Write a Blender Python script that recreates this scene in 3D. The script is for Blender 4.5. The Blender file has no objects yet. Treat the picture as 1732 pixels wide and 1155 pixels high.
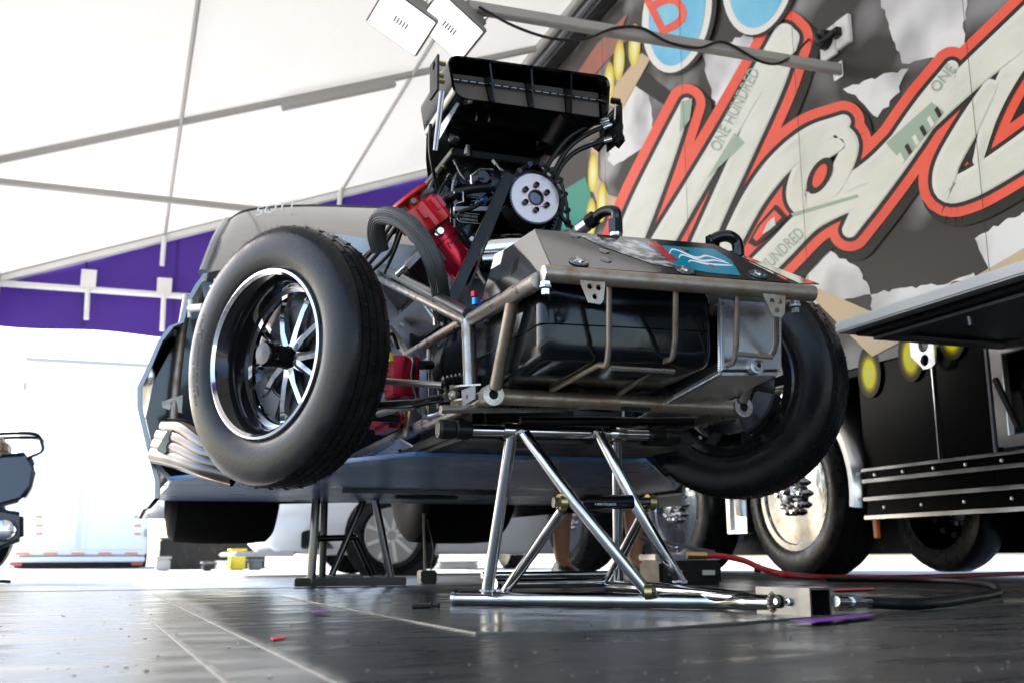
import bpy, bmesh, math, random
from mathutils import Vector, Matrix, geometry
R = math.radians
rnd = random.Random(7)
sc = bpy.context.scene
C = sc.collection

# ---------------------------------------------------------------- camera
LENS_PX = 1780.0; PCX, PCY = 866.0, 577.5; CAM_H = 0.115
YAW = R(20.0); PITCH = math.atan((943 - 577.5) / LENS_PX); ROLL = R(0.3)
cy, sy = math.cos(YAW), math.sin(YAW); cp, sp = math.cos(PITCH), math.sin(PITCH)
FW = Vector((sy * cp, cy * cp, sp)); r0 = Vector((cy, -sy, 0)); u0 = Vector((-sy * sp, -cy * sp, cp))
RT = math.cos(ROLL) * r0 - math.sin(ROLL) * u0; UP = math.sin(ROLL) * r0 + math.cos(ROLL) * u0
cam_d = bpy.data.cameras.new('camera'); cam = bpy.data.objects.new('camera', cam_d); C.objects.link(cam)
cam.matrix_world = Matrix(((RT.x, UP.x, -FW.x, 0), (RT.y, UP.y, -FW.y, 0), (RT.z, UP.z, -FW.z, CAM_H), (0, 0, 0, 1)))
cam_d.sensor_width = 36.0; cam_d.lens = LENS_PX / 1732 * 36; cam_d.clip_start = .02; cam_d.clip_end = 600
cam_d.dof.use_dof = True; cam_d.dof.focus_distance = 2.4; cam_d.dof.aperture_fstop = 6.0
sc.camera = cam

# ---------------------------------------------------------------- light
SUN_EL, SUN_AZ = R(41), R(-34)          # azimuth from +Y towards +X
sd = Vector((math.sin(SUN_AZ) * math.cos(SUN_EL), math.cos(SUN_AZ) * math.cos(SUN_EL), math.sin(SUN_EL)))
w = bpy.data.worlds.new('World'); sc.world = w; w.use_nodes = True
nt = w.node_tree; sky = nt.nodes.new('ShaderNodeTexSky'); sky.sky_type = 'NISHITA'; sky.sun_disc = False
sky.sun_elevation = SUN_EL; sky.sun_rotation = SUN_AZ; sky.air_density = 1.0; sky.dust_density = 2.2; sky.ozone_density = 1.0
nt.nodes['Background'].inputs[1].default_value = 0.15
nt.links.new(sky.outputs[0], nt.nodes['Background'].inputs[0])
sl = bpy.data.lights.new('sun', 'SUN'); sl.energy = 5.0; sl.angle = R(0.5); sl.color = (1, .97, .93)
so = bpy.data.objects.new('sun', sl); C.objects.link(so); so.location = (0, 0, 8)
so.rotation_euler = (-sd).to_track_quat('-Z', 'Y').to_euler()
vs = sc.view_settings; vs.view_transform = 'Standard'; vs.look = 'None'; vs.exposure = 2.15; vs.gamma = 1.0; vs.use_curve_mapping = False
sc.render.engine = 'CYCLES'; sc.cycles.use_denoising = True; sc.cycles.max_bounces = 10
sc.cycles.sample_clamp_indirect = 8.0; sc.cycles.caustics_reflective = False; sc.cycles.caustics_refractive = False

# ---------------------------------------------------------------- helpers
def ray(px, py): return FW + (px - PCX) / LENS_PX * RT - (py - PCY) / LENS_PX * UP
def at(px, py, X=None, Y=None, Z=None, D=None):
    """world point seen at a spot of the photograph, on the plane X, Y or Z = const or at depth D"""
    d = ray(px, py)
    t = X / d.x if X is not None else Y / d.y if Y is not None else (Z - CAM_H) / d.z if Z is not None else D
    return Vector((0, 0, CAM_H)) + d * t
def V(*a): return Vector(a)
def perp(a):
    a = a.normalized(); u = a.cross(V(0, 0, 1))
    if u.length < .05: u = a.cross(V(0, 1, 0))
    u.normalize(); return u, a.cross(u).normalized()
def smooth(pts, n=6):
    P = [Vector(p) for p in pts]
    if len(P) < 3: return P
    Q = [2 * P[0] - P[1]] + P + [2 * P[-1] - P[-2]]; out = []
    for i in range(1, len(Q) - 2):
        a, b, c, d = Q[i - 1:i + 3]
        for k in range(n):
            t = k / n
            out.append(.5 * ((2 * b) + (c - a) * t + (2 * a - 5 * b + 4 * c - d) * t * t + (3 * b - a - 3 * c + d) * t ** 3))
    return out + [P[-1]]

class MB:
    def __init__(s): s.v = []; s.f = []
    def add(s, vs, fs):
        o = len(s.v); s.v += [Vector(v) for v in vs]; s.f += [tuple(i + o for i in f) for f in fs]; return s
    def tube(s, pts, r, n=10, cap=True):
        P = [Vector(p) for p in pts]; m = len(P); rr = r if isinstance(r, (list, tuple)) else [r] * m
        T = [(P[min(i + 1, m - 1)] - P[max(i - 1, 0)]).normalized() for i in range(m)]
        u, _ = perp(T[0]); vs = []
        for i in range(m):
            u = (u - T[i] * u.dot(T[i])).normalized(); w_ = T[i].cross(u)
            vs += [P[i] + rr[i] * (math.cos(2 * math.pi * k / n) * u + math.sin(2 * math.pi * k / n) * w_) for k in range(n)]
        fs = [(i * n + k, i * n + (k + 1) % n, (i + 1) * n + (k + 1) % n, (i + 1) * n + k) for i in range(m - 1) for k in range(n)]
        if cap: fs += [tuple(range(n))[::-1], tuple((m - 1) * n + k for k in range(n))]
        return s.add(vs, fs)
    def ridged(s, pts, r, n=26, dr=.0016):
        P = [Vector(p) for p in pts]; m = len(P); T = [(P[min(i + 1, m - 1)] - P[max(i - 1, 0)]).normalized() for i in range(m)]; u, _ = perp(T[0]); secs = []
        for i in range(m):
            u = (u - T[i] * u.dot(T[i])).normalized(); w_ = T[i].cross(u)
            secs.append([P[i] + (r - (dr if k % 2 else 0)) * (math.cos(math.pi * k / n) * u + math.sin(math.pi * k / n) * w_) for k in range(2 * n)])
        return s.loft(secs)
    def box(s, c, d, M=None):
        c = Vector(c); vs = []
        for x in (-1, 1):
            for y in (-1, 1):
                for z in (-1, 1):
                    q = V(x * d[0] / 2, y * d[1] / 2, z * d[2] / 2); vs.append(c + (M @ q if M else q))
        return s.add(vs, [(0, 1, 3, 2), (4, 6, 7, 5), (0, 4, 5, 1), (2, 3, 7, 6), (0, 2, 6, 4), (1, 5, 7, 3)])
    def bar(s, a, b, wd, th, upv=None):
        a, b = Vector(a), Vector(b); z = (b - a); L = z.length; z.normalize()
        x = (upv or V(0, 0, 1)).cross(z)
        if x.length < .01: x = V(1, 0, 0).cross(z)
        x.normalize(); y = z.cross(x)
        M = Matrix((x, y, z)).transposed()
        return s.box((a + b) / 2, (wd, th, L), M)
    def lathe(s, prof, o, ax, n=32, closed=False):
        o = Vector(o); ax = Vector(ax).normalized(); u, w_ = perp(ax); vs = []; m = len(prof)
        for t, r in prof:
            vs += [o + ax * t + r * (math.cos(2 * math.pi * k / n) * u + math.sin(2 * math.pi * k / n) * w_) for k in range(n)]
        fs = [(i * n + k, i * n + (k + 1) % n, (i + 1) * n + (k + 1) % n, (i + 1) * n + k) for i in range(m - 1) for k in range(n)]
        if closed: fs += [((m - 1) * n + k, (m - 1) * n + (k + 1) % n, (k + 1) % n, k) for k in range(n)]
        else: fs += [tuple(range(n))[::-1], tuple((m - 1) * n + k for k in range(n))]
        return s.add(vs, fs)
    def prism(s, poly, off):
        P = [Vector(p) for p in poly]; off = Vector(off); n = len(P)
        tris = geometry.tessellate_polygon([P])
        fs = [tuple(t) for t in tris] + [tuple(i + n for i in t[::-1]) for t in tris]
        fs += [(i, (i + 1) % n, n + (i + 1) % n, n + i) for i in range(n)]
        return s.add(P + [p + off for p in P], fs)
    def plate(s, loops, off):
        """flat plate with holes: loops[0] is the outline, the rest are holes"""
        L = [[Vector(p) for p in l] for l in loops]; off = Vector(off)
        tris = geometry.tessellate_polygon(L); flat = [p for l in L for p in l]; n = len(flat)
        fs = [tuple(t) for t in tris] + [tuple(i + n for i in t[::-1]) for t in tris]; o = 0
        for l in L:
            k = len(l); fs += [(o + i, o + (i + 1) % k, n + o + (i + 1) % k, n + o + i) for i in range(k)]; o += k
        return s.add(flat + [p + off for p in flat], fs)
    def loft(s, secs, closed=True, caps=True):
        n = len(secs[0]); m = len(secs); vs = [Vector(p) for q in secs for p in q]; e = n if closed else n - 1
        fs = [(i * n + k, i * n + (k + 1) % n, (i + 1) * n + (k + 1) % n, (i + 1) * n + k) for i in range(m - 1) for k in range(e)]
        if caps and closed: fs += [tuple(range(n))[::-1], tuple((m - 1) * n + k for k in range(n))]
        return s.add(vs, fs)
    def ball(s, c, r, n=10, sc_=(1, 1, 1)):
        c = Vector(c); h = n // 2
        vs = [c + V(0, 0, r * sc_[2])] + [c + V(r * sc_[0] * math.sin(math.pi * i / h) * math.cos(2 * math.pi * k / n), r * sc_[1] * math.sin(math.pi * i / h) * math.sin(2 * math.pi * k / n), r * sc_[2] * math.cos(math.pi * i / h)) for i in range(1, h) for k in range(n)] + [c - V(0, 0, r * sc_[2])]
        fs = [(0, 1 + k, 1 + (k + 1) % n) for k in range(n)]
        fs += [(1 + i * n + k, 1 + (i + 1) * n + k, 1 + (i + 1) * n + (k + 1) % n, 1 + i * n + (k + 1) % n) for i in range(h - 2) for k in range(n)]
        fs += [(1 + (h - 2) * n + k, len(vs) - 1, 1 + (h - 2) * n + (k + 1) % n) for k in range(n)]
        return s.add(vs, fs)
    def hexa(s, c, ax, r, L):
        return s.tube([Vector(c) - Vector(ax).normalized() * L / 2, Vector(c) + Vector(ax).normalized() * L / 2], r, 6)
    def build(s, name, mat, parent=None, bevel=0, seg=2, ang=35, loc=None, sub=0):
        me = bpy.data.meshes.new(name); base = Vector(loc) if loc else V(0, 0, 0)
        me.from_pydata([v - base for v in s.v], [], s.f); me.validate()
        bm = bmesh.new(); bm.from_mesh(me); bmesh.ops.recalc_face_normals(bm, faces=bm.faces)
        if bevel:
            es = [e for e in bm.edges if len(e.link_faces) == 2 and e.calc_face_angle(0) > R(30)]
            bmesh.ops.bevel(bm, geom=es, offset=bevel, segments=seg, affect='EDGES', clamp_overlap=True)
        bm.to_mesh(me); bm.free()
        for p in me.polygons: p.use_smooth = True
        me.set_sharp_from_angle(angle=R(ang))
        me.materials.append(mat)
        o = bpy.data.objects.new(name, me); C.objects.link(o); o.location = base
        if parent:
            o.parent = parent
            if parent.type == 'EMPTY': o.location = base - parent.location
            
        return o
def tag(o, label=None, cat=None, group=None, kind=None):
    if label: o['label'] = label
    if cat: o['category'] = cat
    if group: o['group'] = group
    if kind: o['kind'] = kind
    return o
def thing(name, label, cat, loc, group=None):
    o = bpy.data.objects.new(name, None); C.objects.link(o); o.location = loc; o.empty_display_size = .1
    return tag(o, label, cat, group)
def dup(o, parent, shift=V(0, 0, 0)):
    c = o.copy(); C.objects.link(c); c.parent = parent; c.location = o.location + shift
    for ch in o.children: dup(ch, c)
    return c
def rr2(a, b, c, d_, r_, n_=5):                    # rounded quad a b c d
    P = [a, b, c, d_]; out = []
    for i in range(4):
        p = P[i]; e0 = (P[i - 1] - p).normalized() * r_; e1 = (P[(i + 1) % 4] - p).normalized() * r_
        for k in range(n_ + 1):
            t = k / n_; out.append((1 - t) ** 2 * (p + e0) + 2 * t * (1 - t) * p + t * t * (p + e1))
    return out
def text2d(s):
    cu = bpy.data.curves.new('t', 'FONT'); cu.body = s; cu.resolution_u = 3; o = bpy.data.objects.new('t', cu); C.objects.link(o)
    dg = bpy.context.evaluated_depsgraph_get(); me = o.evaluated_get(dg).to_mesh()
    vs = [(v.co.x, v.co.y) for v in me.vertices]; fs = [tuple(p.vertices) for p in me.polygons]
    o.evaluated_get(dg).to_mesh_clear(); bpy.data.objects.remove(o); bpy.data.curves.remove(cu)
    x0 = min(v[0] for v in vs); x1 = max(v[0] for v in vs); y0 = min(v[1] for v in vs); y1 = max(v[1] for v in vs)
    return [((x - x0) / (x1 - x0), (y - y0) / (y1 - y0)) for x, y in vs], fs
def text_on(mb, s, o, ux, uy):
    vs, fs = text2d(s); return mb.add([Vector(o) + Vector(ux) * x + Vector(uy) * y for x, y in vs], fs)

# ---------------------------------------------------------------- materials
def mat(name, col, rough=.5, metal=0.0, coatr=.05, col2=None, ns=6.0, lo=.35, hi=.7, bump=0.0, bs=80.0, rv=0.0, coat=0.0, stretch=(1, 1, 1), spec=.5, detail=5.0, transl=0.0, bstr=None, bdist=.002):
    m = bpy.data.materials.new(name); m.use_nodes = True; t = m.node_tree; N = t.nodes; L = t.links; b = N['Principled BSDF']
    c4 = (*col, 1); b.inputs['Base Color'].default_value = c4; b.inputs['Roughness'].default_value = rough; b.inputs['Metallic'].default_value = metal
    b.inputs['Coat Weight'].default_value = coat; b.inputs['Coat Roughness'].default_value = coatr; b.inputs['Specular IOR Level'].default_value = spec
    tc = N.new('ShaderNodeTexCoord'); mp = N.new('ShaderNodeMapping'); mp.inputs['Scale'].default_value = stretch; L.new(tc.outputs['Object'], mp.inputs[0])
    if col2 or rv:
        nz = N.new('ShaderNodeTexNoise'); nz.inputs['Scale'].default_value = ns; nz.inputs['Detail'].default_value = detail; L.new(mp.outputs[0], nz.inputs[0])
        rp = N.new('ShaderNodeValToRGB'); rp.color_ramp.elements[0].position = lo; rp.color_ramp.elements[1].position = hi
        rp.color_ramp.elements[0].color = c4; rp.color_ramp.elements[1].color = (*(col2 or col), 1); L.new(nz.outputs[0], rp.inputs[0])
        L.new(rp.outputs[0], b.inputs['Base Color'])
        if rv:
            mr = N.new('ShaderNodeMapRange'); mr.inputs['To Min'].default_value = max(.02, rough - rv); mr.inputs['To Max'].default_value = rough + rv
            mr.inputs['From Min'].default_value = .3; mr.inputs['From Max'].default_value = .7
            L.new(nz.outputs[0], mr.inputs[0]); L.new(mr.outputs[0], b.inputs['Roughness'])
    if bump:
        mp2 = N.new('ShaderNodeMapping'); mp2.inputs['Scale'].default_value = bstr or stretch; L.new(tc.outputs['Object'], mp2.inputs[0])
        n2 = N.new('ShaderNodeTexNoise'); n2.inputs['Scale'].default_value = bs; n2.inputs['Detail'].default_value = 4; L.new(mp2.outputs[0], n2.inputs[0])
        bp = N.new('ShaderNodeBump'); bp.inputs['Strength'].default_value = bump; bp.inputs['Distance'].default_value = bdist; L.new(n2.outputs[0], bp.inputs['Height']); L.new(bp.outputs[0], b.inputs['Normal'])
    if transl:
        tr = N.new('ShaderNodeBsdfTranslucent'); tr.inputs[0].default_value = c4; mx = N.new('ShaderNodeMixShader'); mx.inputs[0].default_value = transl
        L.new(b.outputs[0], mx.inputs[1]); L.new(tr.outputs[0], mx.inputs[2]); L.new(mx.outputs[0], N['Material Output'].inputs[0])
    return m
def weave(name, c1, c2, sc_, rough, coat=1.0, metal=0.0):
    m = mat(name, c1, rough, metal, coat=coat); t = m.node_tree; N = t.nodes; L = t.links
    ck = N.new('ShaderNodeTexChecker'); ck.inputs['Scale'].default_value = sc_; ck.inputs['Color1'].default_value = (*c1, 1); ck.inputs['Color2'].default_value = (*c2, 1)
    tc = N.new('ShaderNodeTexCoord'); L.new(tc.outputs['Object'], ck.inputs[0]); L.new(ck.outputs[0], N['Principled BSDF'].inputs['Base Color']); return m
def rings(name, c1, c2, sc_, rough, direction='X'):
    m = mat(name, c1, rough); t = m.node_tree; N = t.nodes; L = t.links
    wv = N.new('ShaderNodeTexWave'); wv.inputs['Scale'].default_value = sc_; wv.bands_direction = direction
    tc = N.new('ShaderNodeTexCoord'); L.new(tc.outputs['Object'], wv.inputs[0]); rp = N.new('ShaderNodeValToRGB')
    rp.color_ramp.elements[0].color = (*c1, 1); rp.color_ramp.elements[1].color = (*c2, 1); L.new(wv.outputs[0], rp.inputs[0]); L.new(rp.outputs[0], N['Principled BSDF'].inputs['Base Color'])
    bp = N.new('ShaderNodeBump'); bp.inputs['Strength'].default_value = .6; bp.inputs['Distance'].default_value = .002; L.new(wv.outputs[0], bp.inputs['Height']); L.new(bp.outputs[0], N['Principled BSDF'].inputs['Normal']); return m
K = {}
K['mat_floor'] = mat('black_vinyl_flooring', (.02, .022, .0235), .32, col2=(.048, .05, .052), ns=4.0, detail=9, bump=.4, bs=9, rv=.12, spec=.38, bstr=(1.2, 6, 1), stretch=(1, 3, 1))
K['board'] = mat('worn_plastic_sheet', (.075, .077, .068), .2, col2=(.12, .12, .10), ns=7, bump=.12, bs=30, rv=.1)
K['seam'] = mat('seam_strip', (.02, .02, .02), .4, col2=(.07, .07, .066), ns=26, spec=.35)
K['asphalt'] = mat('sunlit_concrete', (.36, .355, .34), .9, col2=(.29, .285, .27), ns=.8, bump=.3, bs=40)
K['roof'] = mat('white_awning_fabric', (.66, .645, .61), .7, transl=.12, col2=(.61, .59, .555), ns=.7, bump=.7, bs=1.6, bdist=.05, bstr=(1, .5, 1))
K['purple'] = mat('purple_awning_fabric', (.045, .014, .2), .7, transl=.07, bump=.8, bs=2.2, bdist=.03, col2=(.038, .012, .17), ns=1.4)
K['alu_bar'] = mat('grey_aluminium_bar', (.4, .39, .37), .5, .1, rv=.1, ns=9)
K['white_paint'] = mat('white_paint', (.78, .78, .76), .35, col2=(.7, .7, .68), ns=4)
K['tyre'] = mat('tyre_rubber', (.008, .0085, .0095), .3, col2=(.022, .021, .02), ns=22, lo=.55, hi=.85, bump=.14, bs=160, rv=.09, spec=.2, detail=9)
K['tread'] = mat('tread_rubber', (.03, .031, .032), .55, col2=(.045, .045, .044), ns=18, bump=.5, bs=240)
K['slick'] = mat('slick_rubber', (.006, .006, .007), .8, col2=(.01, .01, .01), ns=8, bump=.4, bs=100, spec=.2)
K['void'] = mat('black_line', (.004, .004, .004), .8)
K['chrome'] = mat('polished_chrome', (.78, .78, .79), .09, 1.0, rv=.04, ns=14)
K['jackchrome'] = mat('worn_chrome_tube', (.62, .61, .6), .13, 1.0, col2=(.42, .39, .36), ns=22, lo=.45, hi=.8, rv=.08, bump=.06, bs=60)
K['rimblack'] = mat('black_anodised_rim', (.02, .02, .022), .1, .6)
K['header'] = mat('heat_tinted_header', (.19, .18, .17), .18, 1.0, col2=(.12, .1, .085), ns=7, rv=.06)
K['socket'] = mat('zinc_socket_steel', (.2, .2, .2), .3, 1.0, col2=(.14, .14, .14), ns=18, rv=.1)
K['rjack'] = mat('black_chrome_stand', (.012, .012, .014), .2, .3)
K['discgrey'] = mat('machined_brake_disc', (.09, .09, .095), .4, .8, col2=(.06, .06, .065), ns=12)
K['darkchrome'] = mat('dark_chrome_tube', (.12, .12, .13), .15, .9, rv=.06, ns=12)
K['alu'] = mat('brushed_aluminium', (.6, .61, .62), .24, 1.0, col2=(.52, .53, .55), ns=9, rv=.05, bump=.08, bs=40, bstr=(1, 1, 14))
K['alu_dull'] = mat('dull_aluminium_sheet', (.5, .51, .54), .42, .85, col2=(.4, .41, .44), ns=5, rv=.1)
K['wheelalu'] = mat('forged_truck_wheel', (.26, .285, .33), .1, 1.0, col2=(.09, .1, .115), ns=3.5, lo=.4, hi=.62, rv=.04, bump=.3, bs=5, bdist=.012)
K['steel'] = mat('bare_steel_tube', (.4, .37, .33), .34, .9, col2=(.29, .22, .16), ns=26, lo=.46, hi=.78, rv=.12, bump=.2, bs=130, detail=9)
K['rustbar'] = mat('surface_rusted_bumper_tube', (.4, .34, .27), .42, .75, col2=(.3, .19, .12), ns=30, lo=.47, hi=.74, rv=.1, bump=.25, bs=150, detail=10)
K['gloss'] = mat('gloss_black', (.004, .004, .0045), .11, rv=.05, ns=15, spec=.4)
K['satin'] = mat('satin_black', (.006, .006, .0065), .34, rv=.1, ns=12, spec=.3)
K['plate'] = mat('butterfly_grey', (.1, .085, .075), .4, .2)
K['carbon'] = weave('carbon_fibre', (.006, .006, .007), (.022, .022, .024), 420, .07)
K['carbon_sat'] = weave('carbon_wrap', (.02, .02, .02), (.075, .075, .07), 300, .3, .4)
K['poly'] = mat('black_polyethylene', (.0035, .0045, .006), .13, col2=(.007, .009, .012), ns=14, bump=.08, bs=70, rv=.07, spec=.28)
K['red'] = mat('red_moulded_plastic', (.62, .018, .02), .33, col2=(.5, .012, .016), ns=10)
K['redan'] = mat('red_anodised_aluminium', (.45, .01, .03), .22, .65)
K['blue_an'] = mat('blue_anodised', (.03, .2, .6), .25, .7)
K['yellow'] = mat('yellow_plastic', (.75, .6, .02), .4)
K['hose'] = rings('braided_hose', (.025, .027, .028), (.085, .09, .09), 55, .5, 'X')
K['hosegrey'] = mat('ribbed_hose_rubber', (.03, .033, .034), .45, col2=(.045, .05, .05), ns=30)
K['rubber'] = mat('black_rubber_line', (.006, .006, .006), .4, spec=.35)
K['grey'] = mat('grey_plastic', (.13, .14, .15), .5)
K['brass'] = mat('zinc_gold_hardware', (.55, .43, .18), .28, 1.0)
K['bolt'] = mat('bright_bolt', (.66, .66, .65), .2, 1.0)
K['bluebelly'] = mat('blue_painted_belly', (.15, .32, .66), .3, .0, col2=(.11, .24, .5), ns=4, rv=.06, spec=.3)
K['bodygrey'] = mat('silver_grey_body', (.2, .22, .25), .2, .4, coat=.6)
K['bodydark'] = mat('dark_inner_panel', (.012, .014, .018), .18, coat=.4)
K['glass'] = mat('windscreen_polycarbonate', (.17, .16, .145), .12, .0, coat=.6, rv=.04)
K['decalw'] = mat('white_vinyl', (.8, .8, .78), .4)
K['wallpaint'] = mat('printed_trailer_wrap', (.04, .036, .032), .3, col2=(.42, .42, .43), ns=1.3, lo=.5, hi=.72, detail=2.0, spec=.25, stretch=(1, 1, 1.6))
K['wallwhite'] = mat('print_white_tear', (.82, .82, .82), .3, col2=(.3, .3, .32), ns=2.2, lo=.48, hi=.8, detail=2)
K['wallblack'] = mat('gloss_black_trailer_skirt', (.002, .002, .002), .25, spec=.04)
K['p_red'] = mat('print_red', (.9, .1, .05), .25, col2=(.74, .06, .03), ns=1.5, lo=.5, hi=.8, detail=2)
K['p_dark'] = mat('print_dark', (.03, .027, .024), .3, spec=.2)
K['p_shadow'] = mat('print_shadow', (.022, .02, .018), .3, spec=.2)
K['p_cream'] = mat('print_banknote_cream', (.8, .81, .73), .3, col2=(.66, .71, .61), ns=2.5, lo=.45, hi=.85, stretch=(1, 1.2, 3.5), detail=9)
def engraved():
    m = K['p_cream']; t = m.node_tree; N = t.nodes; L = t.links; b = N['Principled BSDF']; src = b.inputs['Base Color'].links[0].from_socket
    tc = N.new('ShaderNodeTexCoord'); mp = N.new('ShaderNodeMapping'); mp.inputs['Rotation'].default_value = (R(35), 0, 0); L.new(tc.outputs['Object'], mp.inputs[0])
    wv = N.new('ShaderNodeTexWave'); wv.inputs['Scale'].default_value = 30; wv.inputs['Distortion'].default_value = 9; wv.inputs['Detail'].default_value = 4; wv.bands_direction = 'Z'; L.new(mp.outputs[0], wv.inputs[0])
    nz = N.new('ShaderNodeTexNoise'); nz.inputs['Scale'].default_value = 2.2; L.new(tc.outputs['Object'], nz.inputs[0])
    r1 = N.new('ShaderNodeValToRGB'); r1.color_ramp.elements[0].position = .72; r1.color_ramp.elements[1].position = .95; L.new(wv.outputs[0], r1.inputs[0])
    r2 = N.new('ShaderNodeValToRGB'); r2.color_ramp.elements[0].position = .48; r2.color_ramp.elements[1].position = .62; L.new(nz.outputs[0], r2.inputs[0])
    mu = N.new('ShaderNodeMath'); mu.operation = 'MULTIPLY'; L.new(r1.outputs[0], mu.inputs[0]); L.new(r2.outputs[0], mu.inputs[1])
    m2 = N.new('ShaderNodeMath'); m2.operation = 'MULTIPLY'; m2.inputs[1].default_value = .4; L.new(mu.outputs[0], m2.inputs[0])
    mx_ = N.new('ShaderNodeMix'); mx_.data_type = 'RGBA'; L.new(m2.outputs[0], mx_.inputs[0]); L.new(src, mx_.inputs[6]); mx_.inputs[7].default_value = (.27, .38, .29, 1); L.new(mx_.outputs[2], b.inputs['Base Color'])
engraved()
def bulb_mat(name, stops, ry, rz):
    m = mat(name, (0, 0, 0), .4, spec=.15); t = m.node_tree; N = t.nodes; L = t.links
    tc = N.new('ShaderNodeTexCoord'); mp = N.new('ShaderNodeMapping'); mp.inputs['Scale'].default_value = (0, 1 / ry, 1 / rz); L.new(tc.outputs['Object'], mp.inputs[0])
    ln = N.new('ShaderNodeVectorMath'); ln.operation = 'LENGTH'; L.new(mp.outputs[0], ln.inputs[0]); rp = N.new('ShaderNodeValToRGB'); el = rp.color_ramp.elements
    el[0].position, el[0].color = stops[0][0], (*stops[0][1], 1); el[1].position, el[1].color = stops[-1][0], (*stops[-1][1], 1)
    for p_, c_ in stops[1:-1]: e_ = el.new(p_); e_.color = (*c_, 1)
    L.new(ln.outputs['Value'], rp.inputs[0]); L.new(rp.outputs[0], N['Principled BSDF'].inputs['Base Color']); return m
K['bulb_low'] = bulb_mat('print_glowing_bulb_on_black', [(0, (.9, .85, .3)), (.3, (.95, .9, .03)), (.5, (.95, .85, .01)), (.62, (.4, .33, .004)), (.75, (.07, .055, .002)), (.95, (.003, .003, .003))], .085, .13)
K['bulb_up'] = bulb_mat('print_glowing_bulb', [(0, (.9, .88, .6)), (.4, (.85, .8, .3)), (.75, (.75, .6, .08)), (1.0, (.4, .3, .12))], .11, .19)
K['p_edge'] = mat('print_white_edge', (.8, .81, .77), .3)
K['p_green'] = mat('print_banknote_green', (.36, .47, .37), .3)
K['p_blue'] = mat('print_sky_blue', (.12, .5, .78), .3, col2=(.3, .68, .85), ns=1.2)
K['p_tan'] = mat('print_tan', (.62, .46, .28), .35)
K['p_yellow'] = mat('print_yellow_bulb', (.8, .72, .03), .3)
K['p_paleyellow'] = mat('print_pale_yellow_bulb', (.82, .8, .4), .3)
K['p_flame'] = mat('print_soft_flame', (.42, .1, .06), .3, col2=(.2, .13, .1), ns=3, detail=2)
K['p_green2'] = mat('print_deep_green', (.02, .28, .2), .3)
K['stainless'] = mat('stainless_trim', (.8, .8, .8), .22, 1.0, rv=.05)
K['teal'] = mat('teal_artwork', (.004, .34, .5), .07, coat=1.0, col2=(.01, .3, .42), ns=18)
K['artred'] = mat('red_artwork', (.6, .025, .03), .07, coat=1.0)
K['artgrey'] = mat('airbrushed_silver_artwork', (.05, .05, .05), .07, coat=1.0, col2=(.6, .6, .58), ns=38, lo=.42, hi=.62, stretch=(1, 1, 2))
K['skin'] = mat('skin', (.42, .2, .11), .5, col2=(.36, .16, .09), ns=8)
K['cloth'] = mat('dark_cloth', (.03, .032, .045), .85, bump=.3, bs=120)
K['shirt'] = mat('black_shirt', (.02, .02, .022), .85, bump=.3, bs=120)
K['shoe'] = mat('black_shoe', (.012, .012, .013), .4)
K['carwhite'] = mat('white_car_paint', (.72, .73, .75), .25, coat=.8)
K['carglass'] = mat('dark_glass', (.02, .025, .03), .06)
K['scoot'] = mat('slate_blue_scooter_plastic', (.02, .03, .06), .3, col2=(.035, .05, .09), ns=5, coat=.4)
K['scootbrown'] = mat('brown_seat', (.3, .2, .12), .5)
K['orange'] = mat('orange_reflector', (.85, .2, .06), .4)
K['redhose'] = mat('red_rubber_hose', (.5, .02, .025), .4)
K['ptape'] = mat('purple_tape', (.22, .04, .34), .5)
K['rtape'] = mat('red_tape', (.6, .05, .06), .5)
K['towel'] = mat('orange_cloth', (.85, .26, .04), .8, bump=.4, bs=60)
K['lamp'] = mat('lamp_lens', (.85, .86, .86), .15, coat=.5); K['lit'] = mat('lit_led_lens', (.9, .9, .9), .3)
K['lit'].node_tree.nodes['Principled BSDF'].inputs['Emission Color'].default_value = (1, .99, .96, 1); K['lit'].node_tree.nodes['Principled BSDF'].inputs['Emission Strength'].default_value = .35
K['finned'] = mat('finned_grey_housing', (.2, .2, .195), .45, .3)
K['truckred'] = mat('faded_red_truck_paint', (.5, .08, .05), .35, coat=.4)
K['hair'] = mat('dark_hair', (.03, .02, .015), .7)

# ================================================================ SETTING
ROOF_X0, ROOF_Z0, ROOF_S = -1.37, 2.925, .379
WX = 3.4                                    # plane of the race trailer's side
def roofz(x): return ROOF_Z0 + ROOF_S * (x - ROOF_X0)
mb = MB(); n = 24
mb.add([(-300, -300, -.03), (300, -300, -.03), (300, 300, -.03), (-300, 300, -.03)], [(0, 1, 2, 3)])
tag(mb.build('ground', K['asphalt']), kind='structure')
mb = MB().box((.7, .9, -.006), (5.6, 11.9, .012))
floor = tag(mb.build('floor', K['mat_floor'], loc=(0, 0, 0)), kind='structure')
# welded seams of the vinyl floor
for a, b, wd in (((.109, 3.9), (.224, .3), .010), ((.035, 3.0), (.13, .3), .007), ((-.75, 6.8), (-.62, -2), .02), ((2.62, 6.8), (2.66, -2), .02), ((-2, 4.42), (3.4, 4.5), .018)):
    MB().bar((a[0], a[1], .0008), (b[0], b[1], .0008), .002, wd, V(1, 0, 0)).build('seam', K['seam'], floor)
# plastic sheet under the jack
s_ = MB().prism([(.47, 3.45, 0.0), (.515, 1.585, 0.0), (.80, 1.565, 0.0), (2.25, 2.12, 0.0), (2.0, 3.3, 0.0)], (0, 0, .004)).build('plastic_sheet', K['board'], bevel=.001)
tag(s_, 'thin greenish grey plastic sheet lying on the floor under the chrome jack', 'sheet')

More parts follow.
